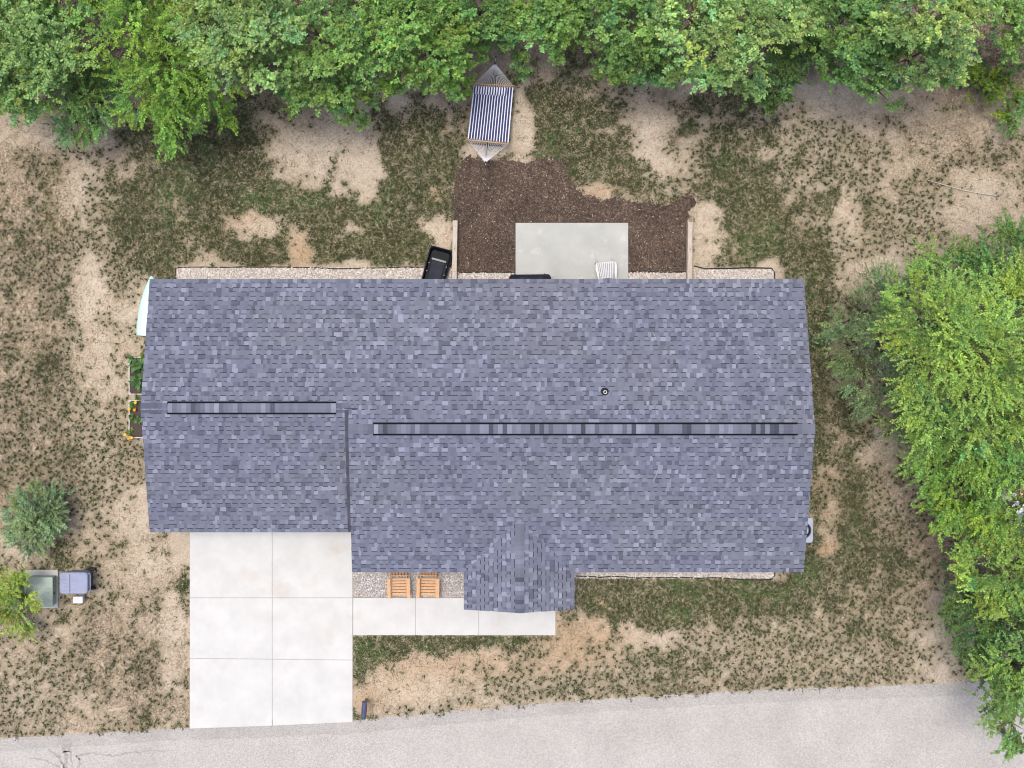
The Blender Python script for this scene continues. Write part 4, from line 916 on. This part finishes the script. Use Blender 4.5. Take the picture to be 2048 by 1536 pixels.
# ------------------------------------------------------------------ hammock and its stand
hz = {'apex': 1.15, 'bar': .85}
ta, ba = W3(990, 127, hz['apex']), W3(971, 325, hz['apex'])
tl, tr = W3(947, 167, .85), W3(1028, 172, .85); bl, br_ = W3(934, 279, .85), W3(1018, 288, .85)
hc = (tl + tr + bl + br_) / 4
ham = empty('hammock', (hc.x, hc.y, 0)); tag(ham, 'navy and white striped rope hammock with wooden spreader bars', 'hammock')
off_ = Vector((hc.x, hc.y, 0))
NWHITE, NAVY = (.70, .72, .82), (.045, .05, .12)
cols_ = []; nS = 29
def fab(u, v, dz=0):
    a = tl.lerp(tr, u); b = bl.lerp(br_, u); p = a.lerp(b, v); sag = .22 * (1 - (2 * v - 1) ** 2) + .05 * (1 - (2 * u - 1) ** 2) * (1 - .5 * abs(2 * v - 1))
    return Vector((p.x, p.y, p.z - sag + dz)) - off_
fm = MB()
for i in range(nS):
    u0, u1 = .012 + i / nS * .976, .012 + (i + 1) / nS * .976
    wdt = .006 if i % 2 else -.006
    fm.grid([[fab(u0 - wdt * (i > 0), .025 + .95 * v / 16), fab(u1 + wdt * (i < nS - 1), .025 + .95 * v / 16)][::-1] for v in range(17)], NAVY if i % 2 else NWHITE)
fm.build('fabric', M_fabric, ham, colors=True, solid=.008)
pm = MB(); nP_ = 25
for i in range(nP_):
    u0, u1 = .03 + i / nP_ * .80, .03 + (i + 1) / nP_ * .80
    P = []
    for j in range(7):
        t = j / 6; hgt = .015 + .065 * math.sin(math.pi * t) ** .6
        P.append([fab(u1, .035 + .135 * t, hgt), fab(u0, .035 + .135 * t, hgt)])
    pm.grid(P, NWHITE if i % 2 else NAVY)
pm.build('pillow', M_fabric, ham, colors=True, solid=.01)
for a, b in ((tl, tr), (bl, br_)):
    d_ = (b - a).normalized() * .03
    MB().tube([a - d_ - off_, (a + b) / 2 - off_ + Vector((0, 0, -.01)), b + d_ - off_], [.021, .023, .021], 8).build('spreader_bar', M_spread, ham, smooth=True)
for (a, b, ap) in ((tl, tr, ta), (bl, br_, ba)):
    for i in range(20):
        q = a.lerp(b, (i + .5) / 20) - off_; e = ap - off_
        MB().tube([q, q.lerp(e, .5) + Vector((0, 0, -.012)), e], .0062, 4).build('rope', M_rope, ham)
        MB().tube([q, (fab((i + .5) / 20, .03 if ap is ta else .97))], .0062, 4).build('rope', M_rope, ham)
    dirv = (ap - (a + b) / 2).normalized()
    MB().tube([ap - off_ - dirv * .05, ap - off_, ap - off_ + dirv * .04], [.018, .022, .018], 8).build('ring', M_steel, ham)
stand = empty('hammock_stand', (hc.x, hc.y, 0)); tag(stand, 'dark steel hammock stand running below the striped hammock', 'hammock stand')
dt, db = (ta - ba).normalized(), None
e1, e2 = ta - off_ + dt * .22, ba - off_ - dt * .16
e1.z += .12; e2.z += .1
mA, mB_ = e1.lerp(e2, .24), e1.lerp(e2, .76); mA.z = mB_.z = .09
MB().tube([mA, mB_], .03, 8).build('base_beam', M_steel, stand)
for e, mm in ((e1, mA), (e2, mB_)):
    MB().tube([mm, mm.lerp(e, .5) + Vector((0, 0, -.06)), e], .027, 8).build('arm', M_steel, stand, smooth=True)
    sx = Vector((-dt.y, dt.x, 0))
    MB().tube([mm + sx * .52 + Vector((0, 0, -.045)), mm - sx * .52 + Vector((0, 0, -.045))], .028, 8).build('foot', M_steel, stand)
for e, ap in ((e1, ta), (e2, ba)):
    q = ap - off_; MB().tube([e, e.lerp(q, .5) - Vector((0, 0, .02)), q], .008, 5).build('chain', M_rope, stand)

# ------------------------------------------------------------------ black sled tub
ang = math.radians(-15)
c0 = W3(874, 534, .3); sl = empty('utility_sled', (c0.x, c0.y, .045), ang); tag(sl, 'black plastic tub sled lying against the low timber wall', 'sled')
def rrect(w, l, r, z, n=5, bow=0.0):
    P = []
    for cxs, cys, a0_ in ((1, 1, 0), (-1, 1, 90), (-1, -1, 180), (1, -1, 270)):
        for k in range(n + 1):
            a = math.radians(a0_ + 90 * k / n); P.append(Vector((cxs * (w / 2 - r) + r * math.cos(a), cys * (l / 2 - r) + r * math.sin(a), z + bow * (cys * (l / 2 - r) + r * math.sin(a)) ** 2)))
    return P
def rings(mb, R, close_last=True):
    n = len(R[0]); b = [p for r in R for p in r]
    fs = [(i * n + k, i * n + (k + 1) % n, (i + 1) * n + (k + 1) % n, (i + 1) * n + k) for i in range(len(R) - 1) for k in range(n)]
    if close_last: fs.append(tuple((len(R) - 1) * n + k for k in range(n)))
    mb.add(b, fs)
SL, SWd = 1.32, .80
tub = MB(); rings(tub, [rrect(SWd * .84, SL * .86, .10, .0), rrect(SWd * .93, SL * .95, .13, .14), rrect(SWd, SL, .15, .30), rrect(SWd - .07, SL - .07, .13, .31), rrect(SWd - .12, SL - .12, .12, .22), rrect(SWd * .78, SL * .82, .10, .03)])
tub.add(rrect(SWd * .84, SL * .86, .10, .0), [tuple(range(23, -1, -1))])
tub.build('tub', M_black, sl, bevel=.008, smooth=False)
MB().box((0, -.17, .055), (.44, .74, .035)).build('floor_panel', M_blackin, sl, bevel=.02)
MB().box((0.0, .24, .10), (.50, .07, .06), RZ(0.0)).build('cross_strap', M_grey, sl, bevel=.015)
for sx, sy in ((-.30, .08), (.30, .08), (-.30, -.2), (.30, -.2)):
    MB().lathe([(0, .02), (.014, .018), (.016, 0)], (sx, sy, .20), 8).build('rivet', M_whitep, sl)

# ------------------------------------------------------------------ covered grill
gc_ = W3(1062, 553, 1.0); gr = empty('covered_grill', (gc_.x, gc_.y - .13, 0.0)); tag(gr, 'barbecue grill under a dark fabric cover against the back wall', 'grill')
gr.location.z = .09
cv = MB()
secs = [(0.02, .70, .34, 0), (.35, .68, .33, .0), (.78, .67, .31, .0), (.86, .64, .30, .0), (1.0, .47, .24, .0), (1.06, .38, .16, 0)]
R = []
for z, hx, hy, _ in secs:
    P = []
    for p in rrect(hx * 2, hy * 2, .09 if z < .9 else .07, z, 6):
        wv = .014 * math.sin(p.x * 17 + z * 5) + .01 * math.sin(p.x * 31 + 2) ; q_t = max(0, abs(p.x) / hx - .55) / .45; P.append(Vector((p.x, p.y * (1 - .55 * q_t) + math.copysign(wv, p.y) * (1 if z < .8 else .5), p.z)))
    R.append(P)
rings(cv, R); cv.build('cover', M_cover, gr, smooth=False, bevel=.01)
for sx in (-.5, .5):
    for sy in (-.22, .22):
        cs_ = MB(); cs_.tube([(sx - .02, sy, .0), (sx + .02, sy, 0)], .04, 10); ob = cs_.build('caster', M_rubber, gr); ob.location.z = .04

# ------------------------------------------------------------------ chairs
def adirondack(name, label, cat, loc, rz, mtl, style, group=None):
    """faces +Y locally; origin under the seat"""
    r = empty(name, loc, rz); tag(r, label, cat, group)
    if style == 'wood':
        n = 6
        for i in range(n):
            y = .30 - i * .093; MB().box((0, y, .37 - (.30 - y) * .22), (.54, .076, .022), RX(.21)).build('seat_slat', mtl, r, bevel=.005)
        for s in (-1, 1):
            MB().box((s * .325, .08, .575), (.115, .66, .024)).build('arm', mtl, r, bevel=.008)
            MB().box((s * .275, .30, .283), (.035, .09, .565)).build('front_leg', mtl, r, bevel=.005)
            MB().box((s * .255, -.05, .26), (.03, .95, .09), RX(.24)).build('side_rail', mtl, r, bevel=.005)
        MB().box((0, .352, .335), (.60, .022, .10)).build('apron', mtl, r, bevel=.005)
        for i in range(6):
            x_ = (i - 2.5) * .097; ht = .86 - abs(i - 2.5) * .045
            MB().box((x_ * 1.06, -.28 - ht * .21, .24 + ht * .45), (.074, .022, ht), RX(.45)).build('back_slat', mtl, r, bevel=.006)
        for zz, yy in ((.42, -.30), (.80, -.50)): MB().box((0, yy - .012, zz), (.60, .022, .06), RX(.45)).build('back_rail', mtl, r, bevel=.004)
    else:
        n = 8
        for i in range(n):
            xa = (i - (n - 1) / 2); P0 = Vector((xa * .068, .30, .40)); P1 = Vector((xa * .052, -.24, .29))
            m_ = MB(); wv = .028; wv2 = .0205
            m_.add([P0 + Vector((-wv, 0, 0)), P0 + Vector((wv, 0, 0)), P1 + Vector((wv2, 0, 0)), P1 + Vector((-wv2, 0, 0)), P0 + Vector((-wv, 0, -.018)), P0 + Vector((wv, 0, -.018)), P1 + Vector((wv2, 0, -.018)), P1 + Vector((-wv2, 0, -.018))],
                   [(3, 2, 1, 0), (4, 5, 6, 7), (0, 1, 5, 4), (1, 2, 6, 5), (2, 3, 7, 6), (3, 0, 4, 7)]); m_.build('seat_slat', mtl, r, bevel=.006)
            Q0 = Vector((xa * .054, -.26, .30)); Q1 = Vector((xa * .07, -.58, .92 - abs(xa) * .03))
            m_ = MB(); m_.add([Q0 + Vector((-wv2, 0, 0)), Q0 + Vector((wv2, 0, 0)), Q1 + Vector((wv, 0, 0)), Q1 + Vector((-wv, 0, 0)), Q0 + Vector((-wv2, -.02, 0)), Q0 + Vector((wv2, -.02, 0)), Q1 + Vector((wv, -.02, 0)), Q1 + Vector((-wv, -.02, 0))],
                   [(0, 1, 2, 3), (7, 6, 5, 4), (4, 5, 1, 0), (5, 6, 2, 1), (6, 7, 3, 2), (7, 4, 0, 3)]); m_.build('back_slat', mtl, r, bevel=.006)
        MB().box((0, .29, .375), (.56, .03, .05)).build('front_rail', mtl, r, bevel=.008)
        MB().box((0, -.40, .50), (.50, .03, .05), RX(.45)).build('back_rail', mtl, r, bevel=.008)
        for s in (-1, 1):
            m_ = MB(); m_.prism([(s * .285, .28), (s * .345, .26), (s * .365, .10), (s * .30, -.30), (s * .265, -.34), (s * .255, -.1)][::s], .55, .572); m_.build('arm', mtl, r, bevel=.008)
            MB().tube([(s * .30, .33, 0), (s * .30, .27, .55)], [.028, .022], 8).build('front_leg', mtl, r)
            MB().tube([(s * .26, .44, .0), (s * .275, .30, .36), (s * .25, -.62, .02)], [.024, .024, .02], 8).build('leg_frame', mtl, r)
    return r
wc = W3(1212.5, 541, .5)
adirondack('resin_chair', 'white resin slatted chair on the back patio', 'chair', (wc.x, wc.y - .02, .09), math.radians(6), M_whitep, 'resin')
for (pxc, lab) in ((797.5, 'cedar slatted garden chair on grey pebbles, nearer the driveway'), (856, 'cedar slatted garden chair on grey pebbles, nearer the porch')):
    p = W3(pxc, 1172, .5); adirondack('garden_chair', lab, 'chair', (p.x, p.y + .02, .035), math.pi + (math.radians(1.5) if pxc < 800 else math.radians(-1)), M_cedar, 'wood', 'cedar chairs by the front walk')

# ------------------------------------------------------------------ overturned dinghy
bc_ = W3(297, 632, .45); boat = empty('dinghy', (bc_.x, bc_.y, 0), math.radians(-3)); tag(boat, 'mint green small boat hull turned upside down beside the left gable', 'boat')
bm = MB(); nst = 12; Rw = []
for i in range(nst + 1):
    t = i / nst; y_ = -.66 + 2.0 * t; hw_ = .42 * (1 - max(0, t - .12) ** 2.1 * 1.18) ** .9 if t < .97 else .03; hw_ = max(hw_, .02); dp = .40 * (1 - .45 * t ** 3)
    row = []
    for k in range(9):
        a = math.pi * k / 8; row.append(Vector((-hw_ * math.copysign(abs(math.cos(a)) ** .7, math.cos(a)), y_, .06 + dp * math.sin(a) ** .55)))
    Rw.append(row)
bm.grid(Rw); bm.f.append(tuple(range(9)))
hull = bm.build('hull', M_mint, boat, smooth=False, solid=.012)
for s in (0, 8): MB().tube([Rw[i][s] for i in range(nst + 1)], .016, 6).build('gunwale', M_trim, boat)
MB().tube([Vector((0, Rw[i][4].y, Rw[i][4].z + .01)) for i in range(nst + 1)], .014, 5).build('keel', M_mint, boat)

# ------------------------------------------------------------------ raised garden beds
def raised_bed(px_a, py_a, px_b, py_b, label):
    z = .28; a = W3(px_a, py_a, z); b = W3(px_b, py_b, z); c = (a + b) / 2; w, l = abs(b.x - a.x), abs(b.y - a.y)
    r = empty('raised_bed', (c.x, c.y, 0)); tag(r, label, 'raised bed', 'raised vegetable beds by the gable')
    for s in (-1, 1):
        MB().box((s * (w / 2 - .012), 0, .14), (.03, l, .28)).build('board', M_bed, r, bevel=.004)
        MB().box((0, s * (l / 2 - .012), .14), (w - .056, .03, .278)).build('board', M_bed, r, bevel=.004)
        for q in (-1, 1): MB().box((s * (w / 2 - .045), q * (l / 2 - .045), .135), (.035, .035, .26)).build('corner_post', M_bed, r)
    MB().box((0, 0, .12), (w - .06, l - .06, .22)).build('soil', M_soil, r)
    return r
raised_bed(257.5, 714, 312, 789, 'raised bed overflowing with squash leaves')
raised_bed(257.5, 800, 312, 876, 'raised bed with orange flowers and open dark soil')
def plant(name, px, py, z, label, cat, n, L, w, r, col, droop=.3, flowers=0, group=None, a0=1.35):
    p = W3(px, py, z); root = empty(name, (p.x, p.y, .225)); tag(root, label, cat, group)
    S = 4; pos = np.stack([rng.normal(0, r * .22, S), rng.normal(0, r * .22, S), np.full(S, .0)], 1); ax_ = rng.normal(0, .45, (S, 3)); ax_[:, 2] = 1
    V, Fc, C = leaf_mesh('', pos, ax_, rng.uniform(.6, 1.0, S) * r, n, L, w, a0, .6, np.array([col]) * rng.uniform(.8, 1.2, (S, 1)), droop, fold=.1)
    V[:, 2] = np.maximum(V[:, 2], .005); link('leaves', np_mesh('leaves', V, Fc, C), M_leaf, root)
    for i in range(S): MB().tube([Vector(pos[i]) - Vector((0, 0, .02)), Vector(pos[i]) + Vector(ax_[i]).normalized() * r * .7], [.014, .008], 5, col=(.1, .18, .05)).build('stem', M_leaf, root, colors=True)
    for i in range(flowers):
        a = rng.uniform(0, 6.28); q = Vector((math.cos(a) * r * .7, math.sin(a) * r * .7, r * rng.uniform(.6, 1.0)))
        oc = (.75, .28, .02) if rng.random() < .6 else (.80, .48, .03)
        MB().lathe([(0, .03), (.035, .03), (.055, .012), (.03, -.01)], q, 8, col=oc).build('flower', M_petal, root, colors=True)
plant('squash_plant', 268, 728, .6, 'squash plant with broad jagged leaves in the end of the bed near the boat', 'plant', 9, .30, .17, .40, (.13, .25, .085))
plant('squash_plant', 268, 760, .6, 'squash plant with broad leaves in the middle of its bed', 'plant', 9, .28, .15, .38, (.095, .19, .06))
plant('squash_plant', 285, 718, .6, 'yellowish squash plant tucked under the roof edge', 'plant', 4, .22, .16, .25, (.18, .24, .05))
plant('flower_plant', 264, 812, .45, 'orange flowering plant at the upper end of the soil bed', 'flowers', 10, .13, .055, .22, (.13, .23, .05), flowers=3)
plant('leafy_plant', 269, 838, .45, 'light green leafy vegetable in the middle of the soil bed', 'plant', 10, .15, .08, .26, (.13, .24, .07))
plant('flower_plant', 258, 868, .45, 'orange flowering plant spilling over the bed corner', 'flowers', 10, .12, .05, .22, (.16, .25, .05), flowers=3)
plant('leafy_plant', 274, 795, .3, 'small green plant growing between the two raised beds', 'plant', 8, .10, .05, .15, (.10, .17, .05))

# ------------------------------------------------------------------ utility corner
tz = .62
a, b = W3(55, 1155, tz), W3(105, 1213, tz); c = (a + b) / 2; w, l = b.x - a.x, a.y - b.y
tf = empty('transformer_box', (c.x, c.y, .11)); tag(tf, 'pale green metal utility transformer box on a concrete pad', 'utility box')
MB().box((0, 0, .255), (w - .02, l - .02, .50)).build('cabinet', M_green, tf, bevel=.012)
lid = MB().box((0, 0, .515), (w + .02, l + .02, .035)).build('lid', M_green, tf, bevel=.01)
MB().box((0, l * .13, .536), (w - .04, .012, .012)).build('seam', M_green, lid)
MB().box((w / 2 + .0, -.08, .30), (.03, .05, .10)).build('lock', M_steel, tf, bevel=.005)
pa, pb = W3(48, 1140, .11), W3(115.5, 1216, .11)
pad = MB().box((0, 0, .03), (pb.x - pa.x, pa.y - pb.y, .16)).build('equipment_pad', M_conc_p, None, bevel=.01); pad.location = ((pa.x + pb.x) / 2, (pa.y + pb.y) / 2, 0)
pad['kind'] = 'structure'
# wheeled bin
lz = 1.06; a, b = W3(119, 1145, lz), W3(175, 1188, lz); c = (a + b) / 2; w, l = b.x - a.x, a.y - b.y
bn = empty('wheeled_bin', (c.x, c.y, 0)); tag(bn, 'blue-grey wheeled rubbish bin with closed lid beside the green box', 'bin')
body = MB(); rings(body, [rrect(w * .74, l * .76, .05, .04), rrect(w * .92, l * .93, .06, .98), rrect(w * .97, l * .98, .06, 1.0)]); body.build('body', M_bin, bn, bevel=.01)
ld = MB(); rings(ld, [rrect(w, l, .10, 1.003, 5), rrect(w, l, .10, 1.045, 5), rrect(w - .06, l - .06, .09, 1.065, 5), rrect(w - .12, l - .12, .08, 1.06, 5)])
lidb = ld.build('lid', M_bin, bn, bevel=.008)
MB().box((-w / 2 + w * .37, 0, 1.066), (.016, l - .1, .02)).build('lid_seam', M_steel, lidb)
for yy in (-.24, -.12, 0, .12, .24): MB().box((-w / 2 + w * .17, yy, 1.062), (w * .26, .012, .014)).build('lid_rib', M_bin, lidb, bevel=.004)
MB().tube([(w / 2 - .06, l / 2 - .06, .97), (w / 2 + .05, l / 2 - .05, 1.0), (w / 2 + .075, l / 2 - .09, 1.005), (w / 2 + .075, -l / 2 + .09, 1.005), (w / 2 + .05, -l / 2 + .05, 1.0), (w / 2 - .06, -l / 2 + .06, .97)], .016, 8).build('handle', M_bin, bn, smooth=True)
for s in (-1, 1):
    wh = MB(); wh.tube([(w * .42, s * (l / 2 - .07), .13), (w * .42, s * (l / 2 + .005), .13)], .13, 18); q = wh.build('wheel', M_rubber, bn, bevel=.01)
MB().tube([(w * .42, -l / 2 + .05, .13), (w * .42, l / 2 - .05, .13)], .014, 8).build('axle', M_steel, bn)
pb_ = W3(155.5, 1200, .32); ped = empty('utility_pedestal', (pb_.x, pb_.y, 0)); tag(ped, 'small white plastic utility pedestal in front of the wheeled bin', 'utility box')
MB().box((0, 0, .14), (.29, .20, .30), taper=1.06).build('base', M_whitep, ped, bevel=.012)
MB().box((0, 0, .305), (.33, .23, .035)).build('cap', M_whitep, ped, bevel=.012)
MB().box((.10, 0, .326), (.10, .17, .012)).build('cap_panel', M_pvc, ped, bevel=.004)
pw = W3(12, 1175, .3); pail = empty('pail', (pw.x, pw.y, 0)); tag(pail, 'round white pail half hidden under the yellow-green shrub', 'pail')
MB().lathe([(0, .0), (.13, .0), (.165, .32), (.175, .33), (.175, .345), (.155, .345), (.15, .30), (.0, .30)], n=22).build('body', M_whitep, pail)
MB().tube([(.17 * math.cos(t), .17 * math.sin(t) * .96, .345 + .01) for t in np.linspace(0, math.pi, 12)], .006, 5).build('bail', M_steel, pail)

# ------------------------------------------------------------------ air conditioner
az_ = .82; b = W3(1625, 1060.5, az_); acx, acy = .66, .80
ac = empty('air_conditioner', (b.x - acx / 2, b.y, .06)); tag(ac, 'outdoor air conditioning unit with round fan by the right gable', 'air conditioner')
bodyc = MB(); rings(bodyc, [rrect(acx, acy, .06, 0), rrect(acx, acy, .06, .745)], False); bodyc.build('cabinet', M_ac, ac)
top = MB(); n_o = 28; RF = .285
outer = []
for k in range(48):
    a = 2 * math.pi * k / 48; ca, sa = math.cos(a), math.sin(a)
    q = 1 / ((abs(ca) / (acx / 2 + .01)) ** 12 + (abs(sa) / (acy / 2 + .01)) ** 12) ** (1 / 12); outer.append(Vector((ca * q, sa * q, .74)))
def circ(r, z): return [Vector((r * math.cos(math.atan2(p.y, p.x)), r * math.sin(math.atan2(p.y, p.x)), z)) for p in outer]
rings(top, [outer, [p + Vector((0, 0, .03)) for p in outer], circ(RF + .01, .785), circ(RF, .785), circ(RF, .69)], False)
top.build('top_panel', M_ac, ac)
MB().lathe([(RF, .66), (0, .66)], n=24).build('fan_well', M_rubber, ac)
MB().lathe([(0, .80), (.10, .795), (.18, .775), (.205, .74), (.205, .67)], n=24).build('fan_motor_cap', M_whitep, ac, smooth=True)
for k in range(4):
    m_ = RZ(k * math.pi / 2 + .3) @ RX(.35); MB().box(m_ @ Vector((.23, 0, 0)) + Vector((0, 0, .69)), (.09, .12, .006), m_).build('fan_blade', M_steel, ac)
gl = MB()
for k in range(18):
    a = 2 * math.pi * k / 18; gl.tube([(.16 * math.cos(a), .16 * math.sin(a), .79), (RF * math.cos(a), RF * math.sin(a), .786)], .0022, 4)
gl.build('fan_guard', M_steel, ac)
acp = MB().box((0, 0, .03), (acx + .10, acy + .22, .06)).build('equipment_pad', M_cover, None, bevel=.01); acp.location = (b.x - acx / 2 - .02, b.y + .05, 0); acp['kind'] = 'structure'

# ------------------------------------------------------------------ mailbox
mp_ = W3(728, 1420, 1.1); mbx = empty('mailbox', (mp_.x, mp_.y, 0), math.radians(-4)); tag(mbx, 'dark blue kerbside mailbox on a post between driveway and road', 'mailbox')
MB().box((0, .06, .46), (.10, .10, 1.0)).build('post', M_post, mbx, bevel=.006)
bx = MB(); pr = [(-.085, 0), (-.085, .13)] + [(-.085 * math.cos(t), .13 + .085 * math.sin(t)) for t in np.linspace(.2, math.pi - .2, 9)] + [(.085, .13), (.085, 0)]
nb_ = len(pr); vs = [(x_, -.26, z_ + .96) for x_, z_ in pr] + [(x_, .26, z_ + .96) for x_, z_ in pr]
bx.add(vs, [tuple(range(nb_)), tuple(range(2 * nb_ - 1, nb_ - 1, -1))] + [(i, nb_ + i, nb_ + (i + 1) % nb_, (i + 1) % nb_) for i in range(nb_)]); bx.build('box', M_navy, mbx, bevel=.004)
MB().box((0, -.272, 1.07), (.15, .012, .17)).build('door', M_navy, mbx, bevel=.006)
MB().box((.098, .02, 1.10), (.012, .16, .035)).build('flag', M_red, mbx)
MB().box((0, .03, .952), (.12, .44, .02)).build('bracket', M_post, mbx)

# ------------------------------------------------------------------ fallen branch, roof straws, stones
fb_ = [(1855, 359), (1880, 367), (1905, 374), (1930, 381), (1960, 387), (1994, 392)]
P = [W3(q, r_, .05) + Vector((0, random.gauss(0, .012), random.uniform(-.01, .03))) for q, r_ in fb_]
o = MB().tube(P, [.009, .013, .016, .018, .02, .022], 7).build('fallen_branch', M_stick, None, smooth=True); tag(o, 'long bare fallen branch lying on the sandy ground', 'branch')
def straw(pts, label, slope):
    Q = []
    for a_, b_ in pts:
        z = 3.5
        for _ in range(4):
            x_, y_ = W(a_, b_, z); z = (ZE + (YB - y_) * PIT if slope == 'back' else ZE + (y_ - YF) * PIT) + .026
        Q.append(Vector((x_, y_, z)))
    o = MB().tube(Q, .0065, 4).build('dry_straw', M_stick, None); tag(o, label, 'straw', 'dry straws lying on the roof')
straw([(1512, 706), (1520, 716), (1532, 720), (1542, 716)], 'curled dry straw on the back roof slope near the right rake', 'back')
straw([(1511, 623), (1516, 630), (1515, 634)], 'tiny dry straw on the back roof slope above the curled one', 'back')
straw([(1305, 664), (1312, 676)], 'dry straw on the back roof slope over the white chair', 'back')
straw([(1316, 940), (1311, 954), (1306, 962), (1309, 966)], 'bent dry straw on the front roof slope below the long ridge', 'front')
